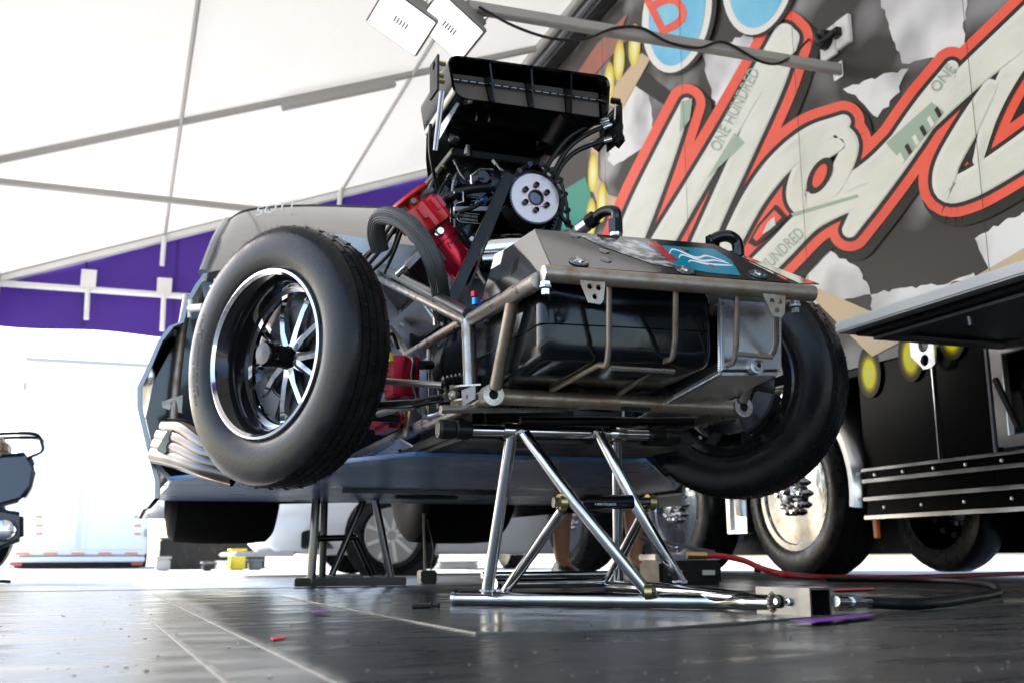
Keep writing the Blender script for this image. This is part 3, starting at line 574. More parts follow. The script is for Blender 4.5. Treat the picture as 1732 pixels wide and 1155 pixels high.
# ---- front wheels (steered)
WN = V(-.857, -.515, 0).normalized()          # outward normal of the near front wheel
def front_wheel(c, out, near):
    q = .325; a = out
    rim = MB().lathe([(.052, .198), (.06, .205), (.055, .211), (.047, .211), (.03, .196), (.0, .19), (-.05, .186), (-.062, .211), (-.066, .205), (-.055, .178), (.0, .176), (.03, .183), (.045, .192)], c, a, 56, True).build('front_wheel', K['rimblack'], car)
    MB().lathe([(.059, .196), (.062, .199), (.066, .203), (.064, .209), (.058, .2105), (.056, .203)], c, a, 64, True).build('rim_lip', K['chrome'] if near else K['satin'], rim)
    MB().lathe([(-.028, .178), (-.024, .1785), (-.024, .168), (-.034, .166)], c, a, 56, True).build('rim_step', K['chrome'] if near else K['satin'], rim)
    side_o = [(.052, .207), (.058, .214), (.0655, .228), (.0688, .246), (.0692, .264), (.0675, .282), (.064, .298), (.059, .3085), (.0545, .315), (.0505, .3188)]
    prof = list(side_o)
    for g_ in (.033, .011, -.013, -.037): prof += [(g_ + .0024, .3248 - 1.2 * (g_ + .003) ** 2), (g_ + .0015, .3195), (g_ - .0015, .3195), (g_ - .0024, .3248 - 1.2 * (g_ + .003) ** 2)]
    prof += [(-t - .007, r_) for t, r_ in side_o[::-1]]
    ty = MB().lathe(prof, c, a, 96, True).build('tyre', K['tyre'], rim, ang=50)
    u, v_ = perp(a); mb = MB()
    for row, (t, w_) in enumerate(((.042, .009), (.022, .012), (-.001, .012), (-.025, .012), (-.049, .009))):
        for k in range(38):
            th = 2 * math.pi * (k + .5 * (row % 2) + rnd.uniform(-.04, .04)) / 38; e = math.cos(th) * u + math.sin(th) * v_; tg = -math.sin(th) * u + math.cos(th) * v_
            rr_ = .3246 if abs(t) < .03 else .3212
            mb.box(c + a * (t - .002) + e * rr_, (w_, .0032, .0026), Matrix((a, tg, e)).transposed())
    tag(mb.build('tread_sipes', K['void'], rim), kind='stuff')
    mb = MB()
    for k in range(420):
        th = rnd.uniform(0, 2 * math.pi); t = rnd.choice((.05, .054, .03, .01, -.01, -.03, -.056, -.06)) + rnd.uniform(-.003, .003)
        e = math.cos(th) * u + math.sin(th) * v_; rr_ = .323 if abs(t) < .04 else .315
        d = (e + a * rnd.uniform(-.5, .5) + V(rnd.uniform(-.4, .4), 0, rnd.uniform(-.4, .4))).normalized(); p = c + a * t + e * rr_
        mb.tube([p, p + d * rnd.uniform(.005, .014)], [.0006, .0003], 3, False)
    tag(mb.build('tyre_whiskers', K['void'], rim), kind='stuff')
    # curved sidewall lettering
    if near:
        mb = MB()
        for s, r_, h_, th0, th1 in (('FOR RACING PURPOSES ONLY', .268, .010, 2.75, 3.65), ('NOT FOR HIGHWAY USE', .253, .010, 2.82, 3.5)):
            vs_, fs_ = text2d(s); o_ = []
            for x, y in vs_:
                th = th0 + (th1 - th0) * x; rr_ = r_ + h_ * y
                # u = toward the front/back of the car, v = up or down
                lx, lz = math.cos(th), math.sin(th)
                side = V(-WN.y, WN.x, 0)      # horizontal in the wheel plane
                if side.dot(RT) < 0: side = -side
                dpt = next(t0 + (t1 - t0) * (rr_ - q0) / (q1 - q0) for (t0, q0), (t1, q1) in zip(side_o, side_o[1:]) if q0 <= rr_ <= q1)
                o_.append(c + a * (dpt + .0009) + side * lx * rr_ + V(0, 0, 1) * -lz * rr_)
            mb.add(o_, fs_)
        mb.build('sidewall_lettering', K['void'], rim)
    cen = c - a * (.035 if near else .02)
    disc = MB().lathe([(-.02, .045), (-.02, .142), (-.012, .142), (-.012, .045)], cen, a, 40, True).build('brake_disc', K['discgrey'] if near else K['rimblack'], rim)
    MB().prism([cen - a * .05 + .16 * (math.cos(th) * u + math.sin(th) * v_) for th in (.3, .6, .9, 1.2)] + [cen - a * .05 + .1 * (math.cos(th) * u + math.sin(th) * v_) for th in (1.2, .9, .6, .3)], a * .055).build('brake_caliper', K['discgrey'], rim, bevel=.004)
    for k in range(10):
        th = 2 * math.pi * (k // 2) / 5 + (.2 if k % 2 else -.2) + .35; e = math.cos(th) * u + math.sin(th) * v_; th2 = th + (.13 if k % 2 else -.13); e2 = math.cos(th2) * u + math.sin(th2) * v_
        tg = a.cross(e)
        secs = []
        for f_, w_, d_, h_ in ((.025, .013, .018, .022), (.07, .0095, .016, .018), (.12, .0095, .008, .016), (.165, .013, -.008, .016), (.18, .019, -.016, .016)):
            ee = (e * (1 - f_ / .18) + e2 * (f_ / .18)).normalized(); p = cen + ee * f_ + a * d_; tt = a.cross(ee)
            secs.append([p - tt * w_ - a * h_, p + tt * w_ - a * h_, p + tt * w_, p + a * .006, p - tt * w_])
        MB().loft(secs).build('spoke', K['chrome'] if near else K['satin'], rim, ang=30)
    MB().lathe([(-.03, .05), (-.0, .045), (.02, .031), (.03, .027), (.06, .028), (.088, .031), (.096, .027), (.098, .0)], cen, a, 28).build('hub_cap', K['gloss'], rim)
    for k in range(10):
        th = 2 * math.pi * (k + .5) / 10; p = cen + .176 * (math.cos(th) * u + math.sin(th) * v_) + a * .0
        MB().hexa(p, a, .006, .02).build('rim_bolt', K['bolt'], rim)
    return rim
cwl = at(446, 602, D=2.58) - WN * .055
cL = V(cwl.x, 2.6, .605); cR = V(2 * XC - cL.x - .055, 2.62, .6)
kn = cL - WN * .085; kt = V(.515, -.857, 0)
front_wheel(cL, WN, True); front_wheel(cR, -WN, False)
# ---- rear wheels
for s in (-1, 1):
    c = V(XC + s * .585, 5.35, .645)
    rim = MB().lathe([(-.2, .2), (-.2, .19), (.0, .17), (.2, .19), (.2, .2), (.0, .18)], c, (1, 0, 0), 32, True).build('rear_wheel', K['satin'], car)
    MB().lathe([(-.2, .2), (-.245, .26), (-.255, .34), (-.24, .42), (-.215, .447), (-.1, .455), (.1, .455), (.215, .447), (.24, .42), (.255, .34), (.245, .26), (.2, .2)], c, (1, 0, 0), 64, True).build('slick_tyre', K['slick'], rim)
    MB().lathe([(-.02, .19), (.02, .19)], c, (1, 0, 0), 24).build('wheel_disc', K['satin'], rim)
MB().tube([(XC - .4, 5.35, .645), (XC + .4, 5.35, .645)], .05, 12).build('rear_axle', K['satin'], car)
# ---- chassis tubes
def ft(pts, r=.016, m='steel', name='frame_tube', mirror=False, n=14):
    o = MB().tube(pts, r, n).build(name, K[m], car)
    if mirror: MB().tube([mx(p) for p in pts], r, n).build(name, K[m], car)
    return o
XL = .715
bb = MB().tube([at(920, 463, Y=1.75), at(1375, 497, Y=1.75)], .0165, 20).build('bumper_bar', K['rustbar'], car)
bl, br = at(920, 463, Y=1.75), at(1375, 497, Y=1.75); bx = (br - bl).normalized()
MB().lathe([(-.0006, .0162), (-.002, .0155)], bl, bx, 20).build('end_cap', K['bolt'], bb)
for px, py in ((1003, 493), (1311, 517)):
    c = at(px, py, Y=1.738)
    MB().plate([[c + V(x, 0, z) for x, z in ((-.028, .024), (.026, .022), (.022, -.014), (.015, -.024), (-.008, -.022))], circ(c + V(-.006, 0, .009), .0055, V(1, 0, 0), uz, 12), circ(c + V(.012, 0, .008), .0055, V(1, 0, 0), uz, 12), circ(c + V(.004, 0, -.010), .0055, V(1, 0, 0), uz, 12)], (0, .005, 0)).build('body_tab', K['rustbar'], bb, bevel=.0006)
for px, py in ((923, 487), (1345, 519)):
    c = at(px, py, Y=1.75)
    for dz, r_, h_, m_ in ((.008, .010, .006, 'bolt'), (.002, .012, .004, 'alu_dull'), (-.008, .008, .01, 'bolt')): MB().hexa(c + V(0, 0, dz), (0, 0, 1), r_, h_).build('bolt', K[m_], bb)
J1 = at(792, 545, X=XL); LF = at(832, 668, X=XL); BL = at(912, 474, Y=1.775)
ft([BL, J1 + V(.006, -.01, .005)], .0165, mirror=False); ft([mx(J1), at(1368, 500, Y=1.79)], .0165)
lr = [LF, V(XL, 2.7, .452), V(XL, 3.6, .445), V(XL - .1, 4.9, .44)]
ft(lr, .019, mirror=True)
for s_ in (LF, mx(LF)):
    d_ = V(0, -1, 0); MB().lathe([(-.02, .0235), (.012, .0235), (.012, .0105), (-.02, .0105)], s_, d_, 24, True).build('rail_socket', K['steel'], car)
    MB().lathe([(.0, .0104), (.003, .0104)], s_, d_, 16).build('socket_bore', K['void'], car)
ft([LF + V(.015, .012, 0), mx(LF) + V(-.015, .012, 0)], .0175, 'rustbar')
ft([J1 + V(0, 0, .004), at(796, 655, X=XL)], .0165, mirror=True)                    # upright
ft([at(868, 505, Y=1.95), at(838, 655, X=XL + .004)], .0135, 'rustbar', mirror=False)
ft([mx(at(868, 505, Y=1.95)), mx(at(838, 655, X=XL + .004))], .0135, 'rustbar')
UB = at(636, 468, X=XL - .03)
ft([J1, UB, UB + V(-.02, .5, .12)], .0125, mirror=True)                                # bare upper rail
ft([J1 + V(0, .0, .02), at(636, 448, X=XL - .03)], .014, 'carbon_sat', 'wrapped_tube')
ft([at(782, 545, X=XL + .02), at(688, 602, X=XL + .01)], .0135, mirror=False); ft([at(690, 602, X=XL + .01), at(640, 530, X=XL + .0)], .0135); 
ft([mx(at(782, 545, X=XL + .02)), mx(at(690, 602, X=XL + .01)), mx(at(640, 530, X=XL))], .0135)
ft([at(726, 572, X=XL + .02), at(724, 700, X=XL + .02)], .006, mirror=True); ft([at(741, 580, X=XL + .04), at(741, 690, X=XL + .04)], .0045)
ft([at(745, 692, Y=2.15), at(950, 690, Y=2.2), at(1010, 685, Y=2.25), at(1200, 700, Y=2.25)], .009)
ft([at(880, 712, Y=2.3), at(1170, 712, Y=2.3)], .011, 'satin')
MB().box(LF.lerp(mx(LF), .55) + V(0, -.006, -.0155), (.075, .012, .006)).build('tow_slot', K['void'], car, bevel=.0025)
# ---- suspension by the near wheel
ft([kn + kt * .05 + V(0, 0, -.045), at(748, 651, X=.70)], .0085, 'steel', 'tie_rod')
mb = MB(); b0, b1 = at(748, 650, X=.70), at(790, 642, X=.76); d_ = (b1 - b0); prof = []
for k in range(13): prof.append((d_.length * k / 12, .021 if k % 2 else .014))
mb.lathe(prof, b0, d_, 20).build('steering_bellows', K['rubber'], car)
ft([kn + V(0, 0, -.12), at(700, 682, X=.61), at(752, 672, X=.695)], .0105, 'darkchrome', 'control_arm')
MB().ball(at(768, 668, X=.70), .014, 14).build('rod_end', K['steel'], car); MB().hexa(at(756, 671, X=.697), at(768, 668, X=.7) - at(752, 672, X=.695), .012, .012).build('jam_nut', K['steel'], car)
for dz in (.015, -.016):
    p = at(778, 668, X=.698) + V(0, 0, dz); MB().prism([p + V(-.02, 0.0, 0), p + V(-.01, -.03, 0), p + V(.03, -.06, 0), p + V(.04, 0.0, 0), p + V(.02, .03, 0)], (0, 0, .004)).build('clevis_plate', K['steel'], car)
p = at(790, 672, X=.69); MB().plate([[p + V(0, y, z) for y, z in ((.03, .02), (-.06, .018), (-.06, -.012), (.02, -.018))], circ(p + V(0, -.012, .0), .006, uy, uz, 12)], (-.004, 0, 0)).build('clevis_side', K['alu_dull'], car)
MB().hexa(at(768, 655, X=.70), (0, 0, 1), .011, .01).build('clevis_bolt', K['steel'], car); MB().hexa(at(768, 684, X=.70), (0, 0, 1), .009, .014).build('clevis_nut', K['brass'], car)
p = at(690, 706, X=.69); MB().plate([[p + V(0, y, z) for y, z in ((-.05, .03), (.05, .03), (.02, -.05), (-.01, -.05))], circ(p + V(0, .0, .012), .01, uy, uz, 12)], (-.005, 0, 0)).build('suspension_tab', K['steel'], car)
MB().hexa(p + V(-.006, 0, .012), (1, 0, 0), .012, .012).build('tab_bolt', K['brass'], car)
ft([kn - kt * .03 + V(0, 0, -.125), at(675, 708, X=.66)], .011, 'satin', 'lower_arm')
ft([at(1180, 674, Y=2.5), at(1318, 664, Y=2.6)], .009, 'steel', 'tie_rod'); ft([at(1100, 722, Y=2.4), at(1240, 708, Y=2.55)], .0105, 'steel', 'control_arm'); MB().hexa(at(1190, 714, Y=2.49), V(1, .1, 0), .015, .014).build('jam_nut', K['bolt'], car)
ft([at(1205, 690, Y=2.2), at(1262, 700, Y=2.5)], .012, 'steel', 'lower_arm')
# strut uprights inside the wheels
for s, c in ((1, cL), (-1, cR)): ft([c + V(.07 * s, .03, -.1), c + V(.16 * s, .08, .28)], .022, 'alu_dull', 'strut')
# red ignition boxes
rb = MB().box(at(680, 640, X=.66), (.07, .1, .105)).build('ignition_box', K['redan'], car, bevel=.004)
c_ = at(664, 640, X=.66)
for k in range(7): MB().box(at(660, 640, X=.66) + V(-.042, -.02, -.044 + k * .0145), (.03, .085, .006)).build('cooling_fin', K['redan'], rb)
MB().box(at(676, 640, X=.66) + V(-.0, -.055, -.045), (.05, .012, .012)).build('box_flange', K['alu'], rb)
MB().tube([at(662, 612, X=.62), at(660, 598, X=.62)], .007, 10).build('yellow_plug', K['yellow'], car)
MB().tube(smooth([at(660, 598, X=.62), at(656, 575, X=.62), at(664, 565, X=.64), at(674, 590, X=.66)], 6), .005, 8).build('wire_lead', K['rubber'], car)
MB().tube(smooth([at(690, 602, X=.66), at(700, 610, X=.66), at(698, 640, X=.66), at(712, 690, X=.68)], 6), .005, 8).build('wire_lead', K['rubber'], car)
MB().box(at(655, 714, X=.66), (.06, .2, .05)).build('red_valve_body', K['redan'], car, bevel=.015)
MB().tube(smooth([at(640, 700, X=.6), at(668, 692, X=.6), at(705, 686, X=.62)], 5), .009, 10).build('braided_line', K['hose'], car)
MB().hexa(at(715, 690, X=.68), (0, 0, 1), .009, .03).build('fitting', K['bolt'], car)
MB().tube(smooth([at(718, 706, X=.69), at(735, 702, X=.69), at(748, 698, X=.69)], 5), .006, 8).build('quick_pin', K['bolt'], car)
MB().tube([at(712, 617, X=.68), at(728, 617, X=.72)], .012, 12).build('coil_end', K['rubber'], car)
# alloy engine plate and panels
MB().prism([at(560, 395, Y=3.05), at(800, 430, Y=3.05), at(800, 700, Y=3.05), at(690, 720, Y=3.05), at(560, 600, Y=3.05)], (0, .006, 0)).build('motor_plate', K['alu_dull'], car, bevel=.002)
p = at(697, 535, Y=3.03); MB().box(p, (.075, .02, .07)).build('plate_bracket', K['alu'], car, bevel=.004); MB().box(p + V(.01, -.015, -.045), (.04, .02, .1)).build('plate_strap', K['satin'], car, bevel=.003)
MB().hexa(p + V(0, -.015, .035), (0, 1, 0), .013, .012).build('plate_bolt', K['bolt'], car)
MB().lathe([(-.04, .1), (.0, .105), (.012, .09), (.014, .03), (.02, .03)], at(755, 655, Y=2.9), (0, -1, 0), 36).build('crank_hub', K['alu_dull'], car)
MB().lathe([(0, .07), (.05, .07)], at(765, 620, Y=2.92), (0, -1, 0), 30).build('water_pump_drive', K['satin'], car)
# ---- tanks
def rring(y, x0, x1, z0, z1, r_): return rr2(V(x0, y, z1), V(x1, y, z1), V(x1, y, z0), V(x0, y, z0), r_, 6)
tk = MB().loft([rring(1.85 + dy, .735 + i_, 1.12 - i_, z0 + i_, .662 - i_ * .3, .034) for dy, i_, z0 in ((0, .026, .497), (.002, .016, .496), (.007, .008, .495), (.016, .002, .494), (.03, 0, .492), (.15, 0, .482), (.44, 0, .458), (.46, .008, .458), (.47, .03, .458))]).build('water_tank', K['poly'], car, ang=60)
q = [V(.7335, 2.3, .56), V(.7335, 1.88, .56), V(.7345, 1.858, .56), V(.76, 1.8485, .56), V(1.1, 1.8485, .568)]
MB().tube(q, .0014, 6).build('moulding_line', K['poly'], tk)
at_ = MB().prism([at(1218, 503, Y=1.845), at(1326, 512, Y=1.845), at(1326, 632, Y=1.845), at(1218, 632, Y=1.845)], (0, .37, -.045)).build('aluminium_tank', K['alu'], car, bevel=.01, seg=3)
mb = MB()
for k in range(30): mb.ball(at(1217, 508 + k * 4.1, Y=1.843), .0036, 6)
for k in range(34): p = at(1218, 632, Y=1.845); mb.ball(p + V(-.002, .011 * k, -.045 * .011 * k / .37), .0036, 6)
mb.build('weld_bead', K['bolt'], at_)
c = at(1279, 619, Y=1.842); MB().lathe([(-.01, .0175), (.006, .0165), (.007, .012), (.004, .0)], c, (0, -1, 0), 20).build('drain_boss', K['alu_dull'], at_); MB().lathe([(.004, .011), (.011, .0105), (.011, .005), (.007, .005)], c, (0, -1, 0), 18, True).build('drain_plug', K['bolt'], at_); MB().hexa(c + V(0, -.004, 0), (0, 1, 0), .0055, .01).build('hex_socket', K['void'], at_)
for top, mid, end in (((1030, 478), (1030, 608), (932, 660)), ((1143, 488), (1141, 598), (1045, 668)), ((1247, 496), (1245, 606), (1125, 668)), ((1313, 530), (1313, 590), (1192, 672))):
    a, b, e = at(*top, Y=1.765), at(*mid, Y=1.815), at(*end, Y=2.1)
    MB().tube([a] + smooth([a.lerp(b, .8), b + V(0, .012, -.006), b.lerp(e, .15)], 6) + [e], .0058, 10).build('tank_strap', K['rustbar'], car)
MB().tube([at(1032, 622, Y=1.83), at(1140, 628, Y=1.83)], .005, 8).build('strap_link', K['steel'], car); MB().tube([at(1245, 598, Y=1.81), at(1306, 604, Y=1.81)], .005, 8).build('strap_link', K['rustbar'], car)
# ---- carbon nose panel
TL, TRr, BRr, BLl = at(905, 388, Y=1.92), at(1207, 413, Y=1.92), at(1338, 478, Y=1.765), at(932, 449, Y=1.765)
nose = MB().prism([TL, TRr, BRr, BLl], (0, .003, -.004)).build('nose_panel', K['carbon'], car, bevel=.001)
LB, LT = at(812, 512, Y=2.2), at(838, 432, Y=2.14)
MB().prism([TL + V(-.001, 0, 0), BLl + V(-.001, 0, 0), at(912, 470, Y=1.8), LB, LT], (.004, .002, 0)).build('nose_side_panel', K['carbon'], car, bevel=.001)
MB().prism([TL, LT, LT + V(.5, .1, .0), TRr + V(.05, .25, -.02), TRr], (0, .0, -.004)).build('nose_top_panel', K['carbon'], car)
MB().prism([TRr, at(1385, 480, Y=2.0), BRr + V(.02, 0.0, -.0)], (.003, .003, -.002)).build('nose_far_panel', K['carbon'], car)
nrm = (TRr - TL).cross(BLl - TL).normalized(); nrm = nrm if nrm.y < 0 else -nrm
def npt(u_, v_, d=.0012):                       # a point on the sloping panel
    return (TL.lerp(TRr, u_)).lerp(BLl.lerp(BRr, u_), v_) + nrm * d
def npoly(name, uv, m, d): P = [npt(u_, v_, d) for u_, v_ in uv]; return MB().add(P, [tuple(t) for t in geometry.tessellate_polygon([P])]).build(name, K[m], nose)
npoly('artwork', [(.52, .12), (.6, .2), (.93, .18), (.9, .5), (.8, .92), (.66, .9), (.55, .8), (.56, .5)], 'teal', .0008)
npoly('artwork', [(.22, .1), (.52, .1), (.56, .5), (.55, .85), (.45, .78), (.3, .4)], 'artgrey', .0010)
npoly('artwork', [(.56, .14), (.63, .1), (.62, .3), (.6, .62), (.55, .66), (.56, .4)], 'artred', .0014)
npoly('artwork', [(.725, .62), (.745, .6), (.745, .72), (.728, .74)], 'artred', .0014)
for k in range(3):
    pth = smooth([npt(.6 + .02 * k, .45 + .1 * k, .0016), npt(.67, .3 + .15 * k, .0016), npt(.72, .5 + .08 * k, .0016), npt(.8, .42 + .12 * k, .0016), npt(.85, .55 + .05 * k, .0016)], 8)
    mb = MB(); w_ = V(.0, .004, .004); mb.loft([[p - w_ * (1 - abs(i / len(pth) - .5)) * .8, p + w_ * (1 - abs(i / len(pth) - .5)) * .8] for i, p in enumerate(pth)], False, False); mb.build('brush_script', K['decalw'], nose)
for u_, v_ in ((.12, .88), (.56, .9), (.9, .86)):
    c = npt(u_, v_, .0015); f = MB().lathe([(0, .02), (.0025, .019)], c, nrm, 20).build('fastener', K['carbon_sat'], nose)
    MB().lathe([(.0025, .009), (.005, .007)], c, nrm, 14).build('fastener_head', K['bolt'], f)
    for k in range(3): e = perp(nrm); MB().lathe([(.002, .003), (.004, .003)], c + .014 * (math.cos(2.09 * k + .5) * e[0] + math.sin(2.09 * k + .5) * e[1]), nrm, 8).build('fastener_rivet', K['bolt'], f)
for u_, v_ in ((.2, .1), (.28, .5), (.25, .75), (.72, .3)):
    MB().lathe([(0, .012), (.002, .011), (.0025, .006)], npt(u_, v_, .0), nrm, 18).build('dimple', K['carbon'], nose)
# small sticker on the side panel
pl = [at(842, 434, Y=2.1), at(858, 426, Y=2.05), at(852, 450, Y=2.05), at(836, 459, Y=2.1)]
MB().add([p + V(-.012, -.012, .0) for p in pl], [(0, 1, 2, 3)]).build('paper_sticker', K['decalw'], car)
# hose fittings on the nose
c = at(1042, 400, Y=1.95)
MB().hexa(c + V(0, 0, .022), (0, 0, 1), .017, .03).build('elbow_nut', K['gloss'], car); MB().lathe([(0, .014), (.012, .014)], c, (0, 0, 1), 16).build('elbow_seat', K['bolt'], car)
MB().tube(smooth([c + V(0, 0, .03), c + V(0, .0, .055), c + V(-.015, .03, .062), c + V(-.035, .06, .045)], 6), .0115, 12).build('elbow', K['gloss'], car)
MB().hexa(c + V(-.03, .055, .05), (-.3, .5, -.25), .017, .02).build('elbow_nut', K['gloss'], car); MB().tube([c + V(-.036, .065, .044), c + V(-.048, .085, .034)], .0155, 14).build('hose_collar', K['bolt'], car)
MB().tube(smooth([c + V(-.045, .08, .036), c + V(-.08, .16, -.0), c + V(-.1, .3, -.1)], 6), .0135, 12).build('hose_line', K['hose'], car)
MB().tube(smooth([at(1203, 410, Y=1.99), at(1214, 402, Y=1.98), at(1232, 400, Y=1.97), at(1246, 410, Y=1.97), at(1249, 434, Y=1.97), at(1247, 452, Y=1.98)], 6), .0135, 12).build('u_bend_pipe', K['gloss'], car); MB().hexa(at(1205, 409, Y=1.99), (1, 0, .3), .018, .016).build('elbow_nut', K['gloss'], car)
MB().hexa(at(804, 510, X=.72), (0, 0, 1), .008, .016).build('blue_fitting', K['blue_an'], car); MB().hexa(at(803, 498, X=.72), (0, 0, 1), .009, .012).build('red_cap', K['redan'], car)
# ---- engine
YB = 2.72
MB().box((XC, 3.0, .72), (.42, .5, .4)).build('engine_block', K['satin'], car, bevel=.03)
MB().box((XC, 2.98, .485), (.3, .6, .19)).build('oil_pan', K['satin'], car, bevel=.03)
for s in (-1, 1):
    M = Matrix.Rotation(R(38 * s), 3, 'Y'); vc = MB().box(V(XC + s * .24, 3.02, .93), (.16, .52, .1), M).build('valve_cover', K['satin'], car, bevel=.015)
    M2 = M; MB().box(V(XC + s * .18, 3.02, .85), (.2, .5, .1), M).build('cylinder_head', K['alu'], car, bevel=.008)
MB().box((XC, 3.0, .99), (.24, .48, .12)).build('intake_manifold', K['satin'], car, bevel=.01)
bc = MB().box((XC - .01, 2.96, 1.12), (.27, .44, .17)).build('supercharger', K['gloss'], car, bevel=.03, seg=3)
for k in range(8): MB().box((XC - .155, 2.78 + k * .05, 1.12), (.02, .008, .15)).build('case_rib', K['gloss'], bc)
MB().prism([at(770, 345, Y=YB), at(872, 345, Y=YB), at(872, 440, Y=YB), at(772, 420, Y=YB)], (0, .03, 0)).build('head_front_cover', K['gloss'], car, bevel=.006)
MB().prism([at(770, 290, Y=YB), at(900, 262, Y=YB), at(960, 330, Y=YB), at(950, 395, Y=YB), at(780, 395, Y=YB)], (0, .05, 0)).build('supercharger_front_cover', K['gloss'], bc, bevel=.01)
lc = at(777, 371, Y=YB - .004); mb = MB()
text_on(mb, 'CYLINDER HEADS', lc + V(.002, 0, .009), V(.052, 0, 0), V(0, 0, .006)); text_on(mb, '& COMPONENTS', lc + V(.002, 0, -.002), V(.052, 0, 0), V(0, 0, .006)); mb.build('lettering', K['decalw'], car)
mb = MB(); mb.tube([lc + V(.06, 0, .02), lc + V(0, 0, .019), lc + V(-.008, 0, .01), lc + V(-.006, 0, -.002), lc + V(.004, 0, -.008), lc + V(.06, 0, -.007)], .0009, 5); mb.build('logo_outline', K['decalw'], car)
mb = MB(); text_on(mb, 'FH', at(793, 345, Y=YB - .004), V(.04, 0, .003), V(.004, 0, .017)); mb.build('lettering', K['alu'], car)
MB().bar(at(768, 354, Y=YB - .01), at(850, 354, Y=YB - .01), .008, .012).build('cover_edge', K['alu_dull'], car)
# pulley, belt and guard
pc = at(905, 336, Y=2.56); ax = V(0, -1, 0)
mb = MB(); u, v_ = perp(ax); ring = []
NT = 56
for k in range(NT * 4):
    rr_ = .0745 if k % 4 in (0, 1) else .0708; th = 2 * math.pi * k / (NT * 4); ring.append(math.cos(th) * u * rr_ + math.sin(th) * v_ * rr_)
pul = MB().loft([[pc + e + ax * .002 for e in ring], [pc + e - ax * .075 for e in ring]]).build('blower_pulley', K['darkchrome'], car)
MB().lathe([(.002, .0698), (.0035, .0694), (.0035, .022), (.002, .022)], pc, ax, 56, True).build('pulley_face', mat('clear_anodised_face', (.72, .62, .6), .32, .55), pul)
star = []
for k in range(48): th = 2 * math.pi * k / 48; rr_ = .033 + .007 * math.cos(6 * th); star.append(pc + ax * .0036 + rr_ * (math.cos(th + .5) * u + math.sin(th + .5) * v_))
MB().plate([star, circ(pc + ax * .0036, .0225, u, v_, 24)], ax * .003).build('pulley_star', mat('pink_anodised_star', (.7, .42, .4), .2, .9), pul)
MB().lathe([(.002, .0228), (.009, .0228), (.009, .018), (-.004, .016), (-.02, .013), (-.02, .007), (-.03, .007)], pc, ax, 28, True).build('pulley_hub', K['gloss'], pul); MB().lathe([(-.03, .008), (-.018, .0075)], pc, ax, 14).build('hub_bore', K['void'], pul)
for k in range(6):
    th = 2 * math.pi * k / 6 + .5; p = pc + ax * .008 + .036 * (math.cos(th) * u + math.sin(th) * v_)
    b_ = MB().lathe([(-.002, .008), (.006, .008), (.007, .0065), (.007, .004), (.002, .004)], p, ax, 14).build('pulley_bolt', K['gloss'], pul)
# belt: round the pulley and down to the crank
cc = at(800, 620, Y=2.56); Rb, Rc = .0762, .085; d = V(cc.x - pc.x, 0, cc.z - pc.z); Ld = d.length; d.normalize(); pn = V(-d.z, 0, d.x); pts = []
al = math.asin((Rc - Rb) / Ld)
def arc(c, r_, a0_, a1_, n_): return [c + r_ * (math.cos(a) * d + math.sin(a) * pn) for a in [a0_ + (a1_ - a0_) * i / n_ for i in range(n_ + 1)]]
path = arc(pc, Rb, math.pi / 2 + al, 3 * math.pi / 2 - al, 24) + arc(cc, Rc, -math.pi / 2 - al, math.pi / 2 + al, 24)
nP = len(path); secs = []
for i, p in enumerate(path):
    c = pc if i <= 24 else cc; e = (p - c).normalized(); secs.append([p + V(0, -.0, 0), p + e * .005, p + e * .005 + V(0, .07, 0), p + V(0, .07, 0)])
mb = MB(); flatv = [q for s_ in secs for q in s_]; mb.add(flatv, [(i * 4 + k, i * 4 + (k + 1) % 4, ((i + 1) % nP) * 4 + (k + 1) % 4, ((i + 1) % nP) * 4 + k) for i in range(nP) for k in range(4)])
belt = mb.build('blower_belt', K['rubber'], car)
mb = MB(); lt0, lt1 = path[-1], path[0]
for k in range(46): p = lt0.lerp(lt1, (k + .5) / 46); mb.box(p + V(.0, .034, 0) - pn * .003, (.006, .07, .004), Matrix((V(pn.x, 0, pn.z), V(0, 1, 0), d)).transposed())
tag(mb.build('belt_teeth', K['satin'], belt), kind='stuff')
gd0, gd1 = at(862, 296, Y=2.5), at(758, 520, Y=2.5); MB().bar(gd0, gd1, .028, .02, V(0, 1, 0)).build('belt_guard_bar', K['satin'], car, bevel=.003)
MB().lathe([(0, Rc - .004), (.075, Rc - .004)], cc + V(0, .0, 0), (0, 1, 0), 40).build('crank_pulley', K['darkchrome'], car)
# arched chain-like guard over the pulley
gp = smooth([at(868, 305, Y=2.53), at(880, 288, Y=2.53), at(903, 277, Y=2.53), at(925, 284, Y=2.53), at(945, 302, Y=2.53), at(955, 330, Y=2.53), at(960, 362, Y=2.53), at(960, 385, Y=2.53)], 6)
gd = MB().tube(gp, .005, 8).build('pulley_guard', K['satin'], car)
for i in range(0, len(gp), 5): MB().lathe([(-.008, .0075), (.008, .0075)], gp[i], (0, 1, 0), 10).build('guard_link', K['gloss'], gd)
